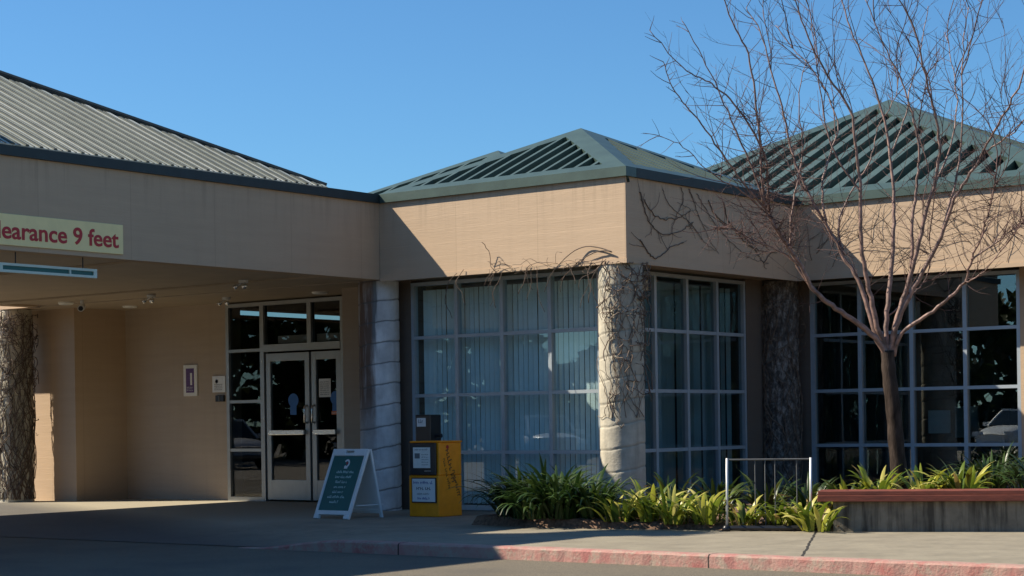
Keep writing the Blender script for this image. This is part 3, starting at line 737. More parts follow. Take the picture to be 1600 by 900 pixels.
# wall notices
t_ = thing('notice_board', (-10.44, V, 1.8), 'tall framed notice with purple print on the brown entrance wall', 'notice')
m_ = MB(); m_.box((-10.61, V-.03, 1.80), (-10.27, V, 2.34)); m_.build('frame', M['paper'], t_, bevel=.004)
m_ = MB(); m_.box((-10.54, V-.034, 1.86), (-10.34, V-.03, 2.28)); po = m_.build('print', M['purple_ink'], t_)
m_ = MB(); m_.box((-10.43, V-.037, 1.99), (-10.385, V-.034, 2.2)); m_.build('strip', M['paper'], t_)
s_ = MB()
for k in range(3): scribble(s_, (-10.52, V-.034, 1.89+k*.028), (1, 0, 0), (0, 0, 1), .15, .018, seed=60+k)
s_.build('lettering', M['paper'], t_)
t_ = thing('wall_sign', (-9.73, V, 1.85), 'small white square sign beside the entrance sidelight', 'sign')
m_ = MB(); m_.box((-9.90, V-.02, 1.85), (-9.58, V, 2.13)); m_.build('plate', M['white'], t_, bevel=.004)
m_ = MB(); disc(m_, -9.79, 2.04, .035, V-.02, .003); m_.build('emblem', M['blue_ink'], t_)
s_ = MB()
for k in range(4): scribble(s_, (-9.85, V-.02, 1.89+k*.03), (1, 0, 0), (0, 0, 1), .2, .016, seed=70+k)
s_.build('lettering', M['grey_ink'], t_)
t_ = thing('intercom', (-9.7, V, 1.69), 'small dark intercom box below the white square wall sign', 'intercom')
m_ = MB(); m_.box((-9.81, V-.04, 1.69), (-9.61, V, 1.80)); m_.build('case', M['black'], t_, bevel=.006)
m_ = MB(); m_.box((-9.725, V-.046, 1.70), (-9.70, V-.04, 1.79)); m_.build('grille', M['grey_ink'], t_)

# ================================================================== SANDWICH BOARD
T = thing('sandwich_board', (-3.56, -1.88, 0), 'white A-frame sandwich board with dark green face standing before the banded column', 'sign')
ang = R(-4); rx = Vector((math.cos(ang), math.sin(ang), 0)); ry = Vector((-math.sin(ang), math.cos(ang), 0)); rz = Vector((0, 0, 1)); o0 = Vector((-3.56, -1.88, 0))
def board(yb, yt, w_, hz, sgn):
    X = rx; Y = (ry*(yt-yb) + rz*hz).normalized(); L = math.hypot(yt-yb, hz); Z = X.cross(Y); O = o0 + ry*yb
    return X, Y, Z, O, L
def pbox(m_, O, X, Y, Z, a, b):
    mat = Matrix((X, Y, Z)).transposed().to_4x4(); mat.translation = O; m_.box(a, b, mat)
X, Y, Z, O, L = board(0, .40, .68, .93, 1); hw = .34
m_ = MB(); pbox(m_, O, X, Y, Z, (-hw, .0, -.03), (-hw+.045, L, .012)); pbox(m_, O, X, Y, Z, (hw-.045, 0, -.03), (hw, L, .012))
pbox(m_, O, X, Y, Z, (-hw+.045, L-.10, -.03), (-.08, L, .012)); pbox(m_, O, X, Y, Z, (.08, L-.10, -.03), (hw-.045, L, .012)); pbox(m_, O, X, Y, Z, (-.08, L-.10, -.03), (.08, L-.065, .012)); pbox(m_, O, X, Y, Z, (-.08, L-.03, -.03), (.08, L, .012))
pbox(m_, O, X, Y, Z, (-hw+.045, .06, -.03), (hw-.045, .12, .012)); pbox(m_, O, X, Y, Z, (-hw+.045, .12, -.026), (hw-.045, L-.10, -.006))
m_.build('front_panel', M['white'], T, bevel=.006)
for sx in (-1, 1):
    m_ = MB(); pbox(m_, O, X, Y, Z, (sx*.29-.045, -.0, -.035), (sx*.29+.045, .06, .02)); m_.build('foot', M['white'], T, bevel=.008)
m_ = MB(); pbox(m_, O, X, Y, Z, (-hw+.047, .122, -.006), (hw-.047, L-.102, .002)); fo = m_.build('sign_face', M['teal'], T)
s_ = MB(); Zt = .002
for k, (a, b) in enumerate(((-.15, .17), (-.15, .15), (-.12, .11), (-.12, .11), (-.12, .08), (-.19, .13), (-.12, .05))):
    scribble(s_, O + X*a + Y*(.66-k*.072) + Z*.003, X, Y, b-a, .036, .002, seed=40+k)
s_.build('lettering', M['pale_ink'], fo)
m_ = MB(); c_ = O + X*.0 + Y*.80 + Z*.003
for rr0, rr1, a0, a1 in ((.032, .055, -2.3, 2.6),):
    n = 20
    for k in range(n):
        t0, t1 = a0+(a1-a0)*k/n, a0+(a1-a0)*(k+1)/n
        q = [c_ + X*(rr*math.cos(t)) + Y*(rr*1.1*math.sin(t)) + Z*.004 for rr, t in ((rr0, t0), (rr1, t0), (rr1, t1), (rr0, t1))]
        m_.slab(q, Z, .003)
pbox(m_, c_, X, Y, Z, (-.03, -.075, 0), (.03, -.052, .004)); m_.build('emblem', M['white'], fo)
m_ = MB(); pbox(m_, c_, X, Y, Z, (-.012, -.012, 0), (.014, .016, .004)); m_.build('emblem_dot', M['red'], fo)
X, Y, Z, O, L = board(.66, .455, .68, .93, -1)
m_ = MB(); pbox(m_, O, X, Y, Z, (-hw, 0, -.0), (-hw+.045, L, .035)); pbox(m_, O, X, Y, Z, (hw-.045, 0, 0), (hw, L, .035)); pbox(m_, O, X, Y, Z, (-hw+.045, L-.08, 0), (hw-.045, L, .035)); pbox(m_, O, X, Y, Z, (-hw+.045, .06, 0), (hw-.045, .12, .035)); pbox(m_, O, X, Y, Z, (-hw+.045, .12, .008), (hw-.045, L-.08, .026))
m_.build('back_panel', M['white'], T, bevel=.006)
m_ = MB(); m_.box((0, 0, 0), (.01, .5, .012), Matrix.Translation(o0 + rx*.3 + ry*.18 + rz*.17) @ Matrix.Rotation(ang, 4, 'Z')); m_.build('brace', M['white'], T)

# ================================================================== NEWSPAPER BOXES
T = thing('newspaper_box', (-2.71, -.7, 0), 'yellow newspaper box with black door and a white and blue card on its front', 'newspaper box')
u0, u1, v0, v1 = -2.97, -2.45, -.95, -.45
m_ = MB(); m_.prism([(u0, v0), (u1, v0), (u1, v1), (u0, v1)], .0, .56); m_.box((u0, v0+.02, .56), (u1, v1, 1.0)); m_.box((u0-.012, v0+.03, 1.0), (u1+.012, v1+.012, 1.025)); m_.build('body', M['yellow'], T, bevel=.012)
m_ = MB(); m_.box((u0+.03, v0-.02, .565), (u1-.035, v0+.02, 1.0)); dr = m_.build('door', M['black'], T, bevel=.01)
m_ = MB(); m_.box((u0+.10, v0-.024, .66), (u1-.12, v0-.02, .94)); pp = m_.build('newspaper', M['paper'], dr)
s_ = MB(); scribble(s_, (u0+.13, v0-.024, .90), (1, 0, 0), (0, 0, 1), .23, .022, seed=81); 
for k in range(5): scribble(s_, (u0+.25, v0-.024, .70+.034*k), (1, 0, 0), (0, 0, 1), .12, .014, seed=82+k)
s_.box((u0+.13, v0-.027, .79), (u0+.22, v0-.025, .86)); s_.build('newsprint', M['grey_ink'], pp)
m_ = MB(); m_.tube([(u1-.09, v0-.02, .62), (u1-.09, v0-.045, .62), (u1-.2, v0-.045, .62), (u1-.2, v0-.02, .62)], .008, 6); m_.build('handle', M['chrome'], dr)
m_ = MB(); m_.box((u0+.06, v0-.016, .19), (u1-.03, v0-.001, .53)); m_.build('card_holder', M['black'], T)
m_ = MB(); m_.box((u0+.075, v0-.021, .205), (u1-.045, v0-.016, .515)); cd = m_.build('card', M['white'], T)
s_ = MB(); scribble(s_, (u0+.10, v0-.021, .445), (1, 0, 0), (0, 0, 1), .34, .042, seed=90); scribble(s_, (u0+.17, v0-.021, .235), (1, 0, 0), (0, 0, 1), .2, .034, seed=91); s_.build('lettering', M['blue_ink'], cd)
s_ = MB(); scribble(s_, (u0+.15, v0-.021, .365), (1, 0, 0), (0, 0, 1), .24, .055, seed=92); scribble(s_, (u0+.16, v0-.021, .30), (1, 0, 0), (0, 0, 1), .22, .025, seed=93); s_.build('lettering', M['grey_ink'], cd)
s_ = MB(); tlt = R(-74); Xs = Vector((0, math.cos(tlt), math.sin(tlt))); Ys = Vector((0, -math.sin(tlt), math.cos(tlt)))
scribble(s_, (u1+.0, v0+.16, .90), Xs, Ys, .52, .085, .003, seed=95); scribble(s_, (u1+.0, v0+.10, .78), Xs, Ys, .44, .05, .003, seed=96); scribble(s_, (u1, v0+.3, .62), Xs, Ys, .4, .06, .003, seed=97); s_.build('lettering', M['brown_ink'], T)
m_ = MB(); q = [Vector((u1+.004, v0+.2+.03*math.cos(a*.5236), .94+.026*math.sin(a*.5236))) for a in range(12)]; m_.slab(q, Vector((1, 0, 0)), .003); m_.build('emblem', M['red'], T)
T = thing('newspaper_box', (-3.1, -.22, 0), 'black newspaper box on a post behind the yellow one, with a small white label', 'newspaper box')
m_ = MB(); m_.box((-3.31, -.40, .86), (-3.04, -.16, 1.385)); m_.build('body', M['black'], T, bevel=.012)
m_ = MB(); m_.tube([(-3.17, -.28, 0), (-3.17, -.28, .86)], .04, 10); m_.build('post', M['black'], T)
m_ = MB(); m_.box((-3.33, -.42, 0.0), (-3.02, -.12, .03)); m_.build('base', M['black'], T)
m_ = MB(); m_.box((-3.28, -.404, 1.22), (-3.12, -.40, 1.34)); lb = m_.build('label', M['white'], T)
s_ = MB(); scribble(s_, (-3.25, -.404, 1.27), (1, 0, 0), (0, 0, 1), .09, .05, seed=99); s_.build('lettering', M['grey_ink'], lb)
m_ = MB(); m_.tube([(-3.04, -.28, 1.09), (-2.96, -.28, 1.09)], .018, 8); m_.tube([(-2.96, -.28, 1.09), (-2.94, -.28, 1.09)], .03, 10); m_.build('coin_knob', M['black'], T)

# ================================================================== BENCH WALL
bo = Vector((3.84, -1.73, 0)); bd = Vector((.917, .400, 0)).normalized(); bn = Vector((-bd.y, bd.x, 0))
T = thing('bench', (bo.x, bo.y, 0), 'low concrete seat wall with red painted plank cap in front of the bare tree', 'bench')
mt = Matrix((bd, bn, Vector((0, 0, 1)))).transposed().to_4x4(); mt.translation = bo
m_ = MB(); m_.box((0, 0, -.02), (4.4, .34, .335), mt); m_.build('wall', M['bench'], T, bevel=.01)
m_ = MB(); m_.box((-.16, -.09, .335), (4.5, .40, .405), mt); m_.box((-.155, -.085, .405), (4.5, .14, .452), mt); m_.box((-.155, .15, .405), (4.5, .395, .452), mt); m_.build('seat', M['cap'], T, bevel=.006)

# ================================================================== RACK
T = thing('bike_rack', (3.14, -1.9, 0), 'small bike rack with two pale posts and a black base rail at the bed edge', 'bike rack')
a0, a1 = Vector((2.71, -2.1, 0)), Vector((3.57, -1.74, 0)); nb = Vector((-(a1-a0).y, (a1-a0).x, 0)).normalized()
for a in (a0, a1):
    m_ = MB(); m_.tube([a+Vector((0, 0, .02)), a+Vector((.012, 0, .82))], .0145, 10); m_.build('post', M['galv'], T, smooth=True)
    m_ = MB(); m_.tube([a+Vector((0, -.03, -.002)), a+Vector((0, .0, .045)), a+Vector((0, 0, .07))], [.05, .045, .03], 12); m_.build('foot', M['black'], T, smooth=True)
m_ = MB(); m_.tube([a0+Vector((.03, .01, .035)), a1+Vector((-.03, .0, .035))], .03, 8); m_.build('base_rail', M['black'], T)
bk0, bk1 = a0+nb*.45, a1+nb*.45
m_ = MB(); m_.tube([a0+Vector((.012, 0, .80)), a0+nb*.12+Vector((.012, 0, .80)), a1+nb*.12+Vector((.012, 0, .80)), a1+Vector((.012, 0, .80))], .010, 6); m_.build('top_rail', M['dull_steel'], T)
for k in (.33, .45, .57, .83):
    p = a0+(a1-a0)*k+nb*.12; m_ = MB(); m_.tube([p+Vector((0, 0, .03)), p+Vector((0, 0, .80))], .007, 6); m_.build('bar', M['dull_steel'], T)

# ================================================================== STRAP-LEAF PLANTS
def clump(x, y, n, L, mat, label, seed, spread=.14, zoff=None, stiff=.5, wd=.036):
    r = random.Random(seed); z0 = bed_z(x, y) if zoff is None else zoff; m_ = MB()
    for i in range(n):
        az = r.uniform(0, 2*math.pi); rad = spread*math.sqrt(r.random())
        b = Vector((x+rad*math.cos(az+r.uniform(-.8, .8)), y+rad*math.sin(az+r.uniform(-.8, .8)), z0))
        l = L*r.uniform(.55, 1.1); pit = R(r.uniform(48, 88)); bend = R(r.uniform(60, 150))*(1-stiff*.5); w_ = wd*r.uniform(.7, 1.25)
        h = Vector((math.cos(az), math.sin(az), 0)); sd_ = Vector((-h.y, h.x, 0)); p = b.copy(); base = len(m_.v); S = 7
        tw = r.uniform(-.5, .5)
        for k in range(S+1):
            f = k/S; th = pit - bend*f**1.5
            d = h*math.cos(th)+Vector((0, 0, 1))*math.sin(th); nr = d.cross(sd_)
            ww = w_*(.55+.45*min(1, f*3))*(1-max(0, (f-.55)/.45)**1.6)
            s2 = sd_*math.cos(tw*f)+nr*math.sin(tw*f)
            m_.v += [p-s2*ww+nr*ww*-.25, p.copy(), p+s2*ww+nr*ww*-.25]
            p = p+d*(l/S)
            if p.z < z0+.015: p.z = z0+.015
            if k: 
                q = base+3*k; m_.f += [(q-3, q-2, q+1, q), (q-2, q-1, q+2, q+1)]
    o = m_.build('strap_leaf_plant', mat, smooth=True)
    me = o.data; c = Vector((x, y, z0))
    for v in me.vertices: v.co -= c
    o.location = c
    tag(o, label, 'plant', 'strap-leaved plants in the planting bed')
    return o
D_, L_, Md = M['leaf_dark'], M['leaf_lit'], M['leaf_mid']
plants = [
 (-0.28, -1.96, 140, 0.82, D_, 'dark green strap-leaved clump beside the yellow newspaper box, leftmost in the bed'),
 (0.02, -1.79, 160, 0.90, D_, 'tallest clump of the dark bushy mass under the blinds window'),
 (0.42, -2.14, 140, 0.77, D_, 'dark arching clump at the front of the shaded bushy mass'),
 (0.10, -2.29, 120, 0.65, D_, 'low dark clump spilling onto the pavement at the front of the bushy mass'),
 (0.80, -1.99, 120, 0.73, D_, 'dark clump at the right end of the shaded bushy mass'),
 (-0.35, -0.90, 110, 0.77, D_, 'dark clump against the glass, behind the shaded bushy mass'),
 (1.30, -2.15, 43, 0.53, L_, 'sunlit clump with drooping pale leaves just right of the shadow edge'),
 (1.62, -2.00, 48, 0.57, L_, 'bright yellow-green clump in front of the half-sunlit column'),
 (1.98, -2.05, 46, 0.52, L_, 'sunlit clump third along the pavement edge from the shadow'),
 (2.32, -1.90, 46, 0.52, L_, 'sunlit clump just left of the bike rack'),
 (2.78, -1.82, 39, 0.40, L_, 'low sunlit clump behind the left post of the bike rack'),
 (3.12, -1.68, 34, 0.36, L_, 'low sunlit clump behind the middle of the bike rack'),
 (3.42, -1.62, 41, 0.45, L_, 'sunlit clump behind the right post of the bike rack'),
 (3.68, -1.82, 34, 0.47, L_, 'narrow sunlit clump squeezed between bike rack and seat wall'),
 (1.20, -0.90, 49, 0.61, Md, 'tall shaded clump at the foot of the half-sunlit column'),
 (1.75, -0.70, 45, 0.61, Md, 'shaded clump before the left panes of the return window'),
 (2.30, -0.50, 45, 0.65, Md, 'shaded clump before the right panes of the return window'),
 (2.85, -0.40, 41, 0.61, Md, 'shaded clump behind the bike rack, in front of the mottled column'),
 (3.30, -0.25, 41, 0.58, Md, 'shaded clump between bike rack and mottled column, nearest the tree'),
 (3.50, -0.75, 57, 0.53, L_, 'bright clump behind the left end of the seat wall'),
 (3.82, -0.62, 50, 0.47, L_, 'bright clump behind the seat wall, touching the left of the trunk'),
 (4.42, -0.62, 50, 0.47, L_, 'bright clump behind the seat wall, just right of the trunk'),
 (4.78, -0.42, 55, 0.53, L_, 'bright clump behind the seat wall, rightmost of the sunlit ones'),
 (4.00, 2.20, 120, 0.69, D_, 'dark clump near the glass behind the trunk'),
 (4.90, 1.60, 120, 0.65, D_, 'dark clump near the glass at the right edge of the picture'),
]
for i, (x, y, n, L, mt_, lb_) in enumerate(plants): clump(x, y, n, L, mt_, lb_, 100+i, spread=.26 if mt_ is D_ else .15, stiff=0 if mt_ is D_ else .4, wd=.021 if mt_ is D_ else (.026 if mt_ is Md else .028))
# fallen leaves along the bed edge
r = random.Random(12); m_ = MB()
for i in range(420):
    t = r.random(); x = .9+t*3.0; y = -2.25+(x-1.1)*.19 + abs(r.gauss(0, .18)) + r.uniform(-.05, .06)
    a = r.uniform(0, 6.3); s = r.uniform(.015, .04); z = max(.02, bed_z(x, y)+.03) + r.uniform(0, .03)
    d = Vector((math.cos(a), math.sin(a), r.uniform(-.5, .5))); e2 = Vector((-math.sin(a), math.cos(a), r.uniform(-.5, .5))); c = Vector((x, y, z))
    m_.add([c-d*s, c-e2*s*.5, c+d*s, c+e2*s*.5], [(0, 1, 2, 3)])
M['litter'] = leaf_mat('dry_leaf_litter', [(0, (.10, .055, .03)), (.6, (.20, .11, .06)), (1, (.36, .26, .17))], .1)
o = m_.build('leaf_litter', M['litter']); tag(o, 'dry brown leaf litter scattered along the edge of the planting bed', 'leaf litter'); o['kind'] = 'stuff'

# ================================================================== BARE TREE
TD = 21.25
T = thing('bare_tree', tuple(at(1409, 800, TD)), 'leafless multi-stemmed tree behind the seat wall with fine reddish twigs', 'tree')
T.location.z = .3
def PX(pts, d0, d1):
    n = len(pts); return [at(x, y, TD + d0 + (d1-d0)*(i/(n-1))**1.2) for i, (x, y) in enumerate(pts)]
def smooth_path(pts, k=4):
    out = []
    for i in range(len(pts)-1):
        p0, p1, p2, p3 = pts[max(i-1, 0)], pts[i], pts[i+1], pts[min(i+2, len(pts)-1)]
        for j in range(k):
            t = j/k; out.append(.5*((2*p1)+(p2-p0)*t+(2*p0-5*p1+4*p2-p3)*t*t+(3*p1-p0-3*p2+p3)*t**3))
    out.append(pts[-1]); return out
rt = random.Random(21)
tr = smooth_path(PX([(1411, 800), (1405, 740), (1400, 690), (1396, 640), (1391, 600), (1388, 570), (1387, 548)], 0, 0))
m_ = MB(); nT = len(tr)
m_.tube(tr, [.098 - .022*(i/(nT-1)) + .02*max(0, 1-i/4) + .004*math.sin(i*1.7) for i in range(nT)], 14); m_.build('trunk', M['bark_trunk'], T, smooth=True)
LIMBS = [
 # (pixel path, depth drift, base radius, tip radius)
 ([(1388, 562), (1372, 533), (1343, 508), (1307, 482), (1276, 457), (1251, 416), (1228, 380), (1205, 345), (1194, 317), (1190, 260), (1183, 180), (1172, 97), (1150, 45), (1128, -5)], -1.2, .040, .006),
 ([(1230, 384), (1205, 340), (1200, 290), (1194, 240), (1153, 170), (1122, 140), (1097, 123), (1066, 105), (1015, 48)], -1.7, .020, .004),
 ([(1194, 317), (1175, 262), (1150, 205), (1128, 153), (1098, 90), (1066, 33)], -1.0, .014, .004),
 ([(1198, 330), (1165, 290), (1133, 245), (1097, 194), (1066, 158), (1045, 125), (1038, 97)], -1.9, .014, .004),
 ([(1200, 335), (1160, 300), (1125, 280), (1097, 258), (1061, 225), (1025, 212)], -2.2, .010, .003),
 ([(1388, 560), (1362, 505), (1345, 445), (1318, 400), (1290, 350), (1262, 300), (1240, 245), (1225, 180), (1205, 110), (1188, 50), (1165, 10)], .8, .034, .005),
 ([(1290, 350), (1285, 290), (1300, 230), (1310, 190), (1276, 117), (1240, 77), (1212, 38)], 1.2, .016, .004),
 ([(1387, 555), (1368, 500), (1355, 440), (1345, 370), (1345, 300), (1338, 235), (1327, 169), (1286, 107), (1258, 46), (1236, -20)], -.6, .036, .006),
 ([(1386, 552), (1385, 500), (1392, 430), (1397, 360), (1396, 300), (1391, 245), (1378, 174), (1358, 112), (1329, 46), (1310, -20)], .5, .036, .006),
 ([(1392, 552), (1408, 480), (1425, 420), (1442, 350), (1458, 295), (1468, 240), (1460, 174), (1445, 118), (1429, 46), (1400, -10)], -.9, .036, .006),
 ([(1425, 420), (1425, 350), (1432, 290), (1436, 240), (1429, 189), (1409, 128), (1380, 66), (1350, -5)], -.2, .022, .005),
 ([(1396, 556), (1410, 520), (1445, 495), (1478, 470), (1506, 442), (1519, 405), (1535, 365), (1548, 320), (1556, 270)], -1.3, .028, .006),
 ([(1390, 550), (1404, 500), (1435, 437), (1470, 372), (1492, 310), (1522, 262), (1548, 215), (1578, 163), (1598, 118), (1612, 50)], -1.5, .034, .006),
 ([(1470, 372), (1486, 310), (1500, 250), (1504, 190), (1503, 133), (1507, 51), (1515, 10)], -.5, .018, .004),
 ([(1536, 240), (1565, 220), (1590, 200), (1625, 150)], -1.6, .012, .004),
 ([(1345, 300), (1318, 262), (1295, 215), (1283, 150), (1275, 95), (1268, 40)], -.2, .014, .004),
 ([(1458, 295), (1482, 240), (1495, 170), (1490, 110), (1478, 50)], .7, .014, .004),
 ([(1391, 245), (1412, 190), (1424, 130), (1440, 70), (1450, 10)], .9, .012, .004),
 ([(1251, 416), (1215, 390), (1180, 378), (1150, 360), (1120, 355)], -1.5, .012, .003),
 ([(1276, 457), (1240, 405), (1235, 350), (1245, 290), (1255, 230), (1248, 160), (1260, 90)], -.2, .020, .004),
 ([(1318, 400), (1310, 350), (1330, 300), (1360, 250), (1372, 200), (1400, 150), (1408, 90)], .6, .014, .004),
 ([(1519, 405), (1560, 375), (1590, 352), (1630, 330)], -1.2, .012, .004),
 ([(1506, 442), (1530, 430), (1570, 385), (1600, 345)], -1.5, .010, .003),
 ([(1385, 500), (1420, 462), (1440, 445), (1455, 410), (1450, 360)], .2, .010, .003),
]
limbs = []; lm = MB()
for pts, dd, ra, rb_ in LIMBS:
    start = None
    if limbs:                                   # begin on the limb it grows from
        p0 = at(pts[0][0], pts[0][1], TD); best = min(((q, lp) for lp in limbs for q in lp[0]), key=lambda z: ((z[0]-CAM).normalized()-(p0-CAM).normalized()).length)
        if ((best[0]-CAM).normalized()-(p0-CAM).normalized()).length < .006: start = (best[0]-CAM).dot(Fv)-TD
    d0 = start if (start is not None and ra < .027) else 0
    P = smooth_path(PX(pts, d0, dd), 5)
    P = [p + Vector((rt.gauss(0, .006), rt.gauss(0, .006), rt.gauss(0, .006))) for p in P]
    n = len(P); rr = [(ra + (rb_-ra)*(i/(n-1))**.62)*1.08 for i in range(n)]
    lm.tube(P, rr, 7); limbs.append((P, rr))
lm.build('limbs', M['bark'], T, smooth=True)
tw = MB(); tw2 = MB(); ntw = [0]
def shoot(p, d, L, r0, depth):
    n = max(3, int(L/.07)); pts = [p.copy()]; d = d.normalized()
    curl = Vector((rt.gauss(0, .05), rt.gauss(0, .05), .05))
    for i in range(n):
        d = (d + curl + Vector((rt.gauss(0, .09), rt.gauss(0, .09), rt.gauss(0, .07)))).normalized(); pts.append(pts[-1]+d*(L/n))
    (tw if r0 > .0035 else tw2).tube(pts, [r0*(1-.6*i/n) for i in range(n+1)], 4 if r0 < .0035 else 5, cap=False); ntw[0] += 1
    if depth > 0:
        for i in range(2, n):
            if rt.random() < .42:
                ax = Vector((rt.gauss(0, 1), rt.gauss(0, 1), rt.gauss(0, .7))); dd = (pts[i]-pts[i-1]).normalized()
                shoot(pts[i], dd + ax.normalized()*rt.uniform(.6, 1.1), L*rt.uniform(.22, .5), max(.0016, r0*.55), depth-1)
for (P, rr) in limbs:
    n = len(P); tot = sum((P[i+1]-P[i]).length for i in range(n-1)); acc = 0
    for i in range(3, n):
        f = i/(n-1)
        if P[i].z < 2.6: continue
        if rt.random() < .85:
            dd = (P[i]-P[i-1]).normalized(); ax = Vector((rt.gauss(0, 1), rt.gauss(0, 1), rt.gauss(0, .6)))
            ax = (ax - dd*ax.dot(dd)).normalized()
            q_ = P[i]-CAM; sx = 800+FPX*q_.dot(Rv)/q_.dot(Fv)
            shoot(P[i], dd*rt.uniform(.5, 1.1) + ax, rt.uniform(.25, .8)*(1.05-.35*f)*(.45 if sx < 1110 else 1), rt.uniform(.0028, .0052), 2 if rt.random() < .55 else 1)
for q in range(46):
    P, rr = limbs[rt.randrange(len(limbs))]; i = rt.randrange(len(P)//3, len(P)-2)
    q_ = P[i]-CAM; sx = 800+FPX*q_.dot(Rv)/q_.dot(Fv)
    if P[i].z < 3 or sx < 1190: continue
    dd = (P[i+1]-P[i]).normalized()
    shoot(P[i], dd*.8+Vector((rt.gauss(0, .35), rt.gauss(0, .35), .45)), rt.uniform(.9, 1.9), rt.uniform(.005, .0085), 2)
# dense tangle low on the left limbs
for (P, rr) in (limbs[0], limbs[1], limbs[18], limbs[19], limbs[5], limbs[11], limbs[21], limbs[22], limbs[12]):
    for p in P:
        if 3.2 < p.z < 4.7:
            for q in range(5 if P is not limbs[12][0] else 2):
                shoot(p, Vector((rt.gauss(0, 1), rt.gauss(0, 1), rt.gauss(.1, .6))), rt.uniform(.15, .45), rt.uniform(.0028, .005), 1)
tw.build('twigs', M['twig'], T, smooth=True)['kind'] = 'stuff'; tw2.build('fine_twigs', M['twig'], T, smooth=True)['kind'] = 'stuff'

# ================================================================== CLIMBING VINES
def vine_column(cx, cy, z0, z1, n, label, a0, a1, seed, rmax=.011, mat=M['vine'], dense_top=0):
    r = random.Random(seed); m_ = MB()
    for i in range(n):
        a = r.uniform(a0, a1); z = z0 if r.random() < .5 else r.uniform(z0, z1*.8); pts = []; off = r.uniform(.004, .02); da = r.gauss(0, .3)
        L = r.uniform(.5, 1)*(z1-z0)
        zend = min(z1, z+L)
        while z < zend:
            pts.append((cx+(.305+off)*math.cos(a), cy+(.305+off)*math.sin(a), z))
            da += r.gauss(0, .25); da *= .8; a += da*.18; z += r.uniform(.02, .06); off = min(.035, max(.003, off+r.gauss(0, .004)))
        if len(pts) > 3:
            rr = r.uniform(.35, 1)*rmax; k = len(pts); m_.tube(pts, [rr*(1-.6*j/k) for j in range(k)], 5)
    for i in range(dense_top):
        a = r.uniform(a0, a1); z = z1 - abs(r.gauss(0, .8)); p = Vector((cx+.32*math.cos(a), cy+.32*math.sin(a), z)); d = Vector((math.cos(a)+r.gauss(0, 1), math.sin(a)+r.gauss(0, 1), r.gauss(-.1, .8)))
        pts = [p]
        for j in range(8):
            d = d.normalized()+Vector((r.gauss(0, .4), r.gauss(0, .4), r.gauss(0, .4))); q = pts[-1]+d.normalized()*.05
            h = Vector((q.x-cx, q.y-cy, 0)); hl = h.length; k = min(.40, max(.315, hl)); q = Vector((cx+h.x/hl*k, cy+h.y/hl*k, min(q.z, HS-.01))); pts.append(q)
        m_.tube(pts, r.uniform(.003, .008), 4)
    o = m_.build('climbing_vine', mat, smooth=True); tag(o, label, 'vine'); return o
vine_column(-.3, .3, 1.3, 3.34, 24, 'bare vine matted over the upper half of the half-sunlit corner column', -1.6, .6, 1, rmax=.007, dense_top=120, mat=M['vine_brown'])
vine_column(-.49, 4.9, .1, 3.3, 26, 'dead vine stems covering the dark mottled column', -2.6, .8, 2, rmax=.013, mat=M['vine_brown'], dense_top=40)
vine_column(-13.08, .3, .05, 3.3, 80, 'bare vine covering the column at the left edge of the picture', -2.8, .8, 3, dense_top=160)
def vine_wall(fn, w_, starts, label, seed, zlo, zhi, L=(1, 2.6), rmax=.010, mat=M['vine'], grav=0.0, side=.16, wander=.16):
    """fn(a, z, off) -> point on the wall; stems wander in the wall plane and fork"""
    r = random.Random(seed); m_ = MB()
    def stem(a, z, ang, ln, rad, dep):
        pts = []; off = .006; s = 0; da = 0
        while s < ln:
            off = min(.03, max(.004, off+r.gauss(0, .004)))
            pts.append(fn(a, z, off+rad)); da = .75*da+r.gauss(0, wander); ang += da*.45 - grav*math.cos(ang)
            a += math.cos(ang)*.05; z += math.sin(ang)*.05; s += .05
            if not (0.03 < a < w_-.03) or z > zhi or z < zlo: break
            if dep and r.random() < side: stem(a, z, ang+r.choice((-1, 1))*r.uniform(.4, 1.1), ln*r.uniform(.3, .6), rad*.6, dep-1)
        if len(pts) > 2:
            k = len(pts); m_.tube(pts, [rad*(1-.55*j/k) for j in range(k)], 5)
    for (a, z, ang) in starts: stem(a, z, ang, r.uniform(*L), r.uniform(.5, 1)*rmax, 2)
    o = m_.build('climbing_vine', mat, smooth=True); tag(o, label, 'vine'); return o
r = random.Random(44)
def on_plane(x, y, axis, val):
    d = Fv + Rv*((x-800)/FPX) + Uw*((CY-y)/FPX); return CAM + d*((val-CAM[axis])/d[axis])
m_ = MB(); r = random.Random(9)
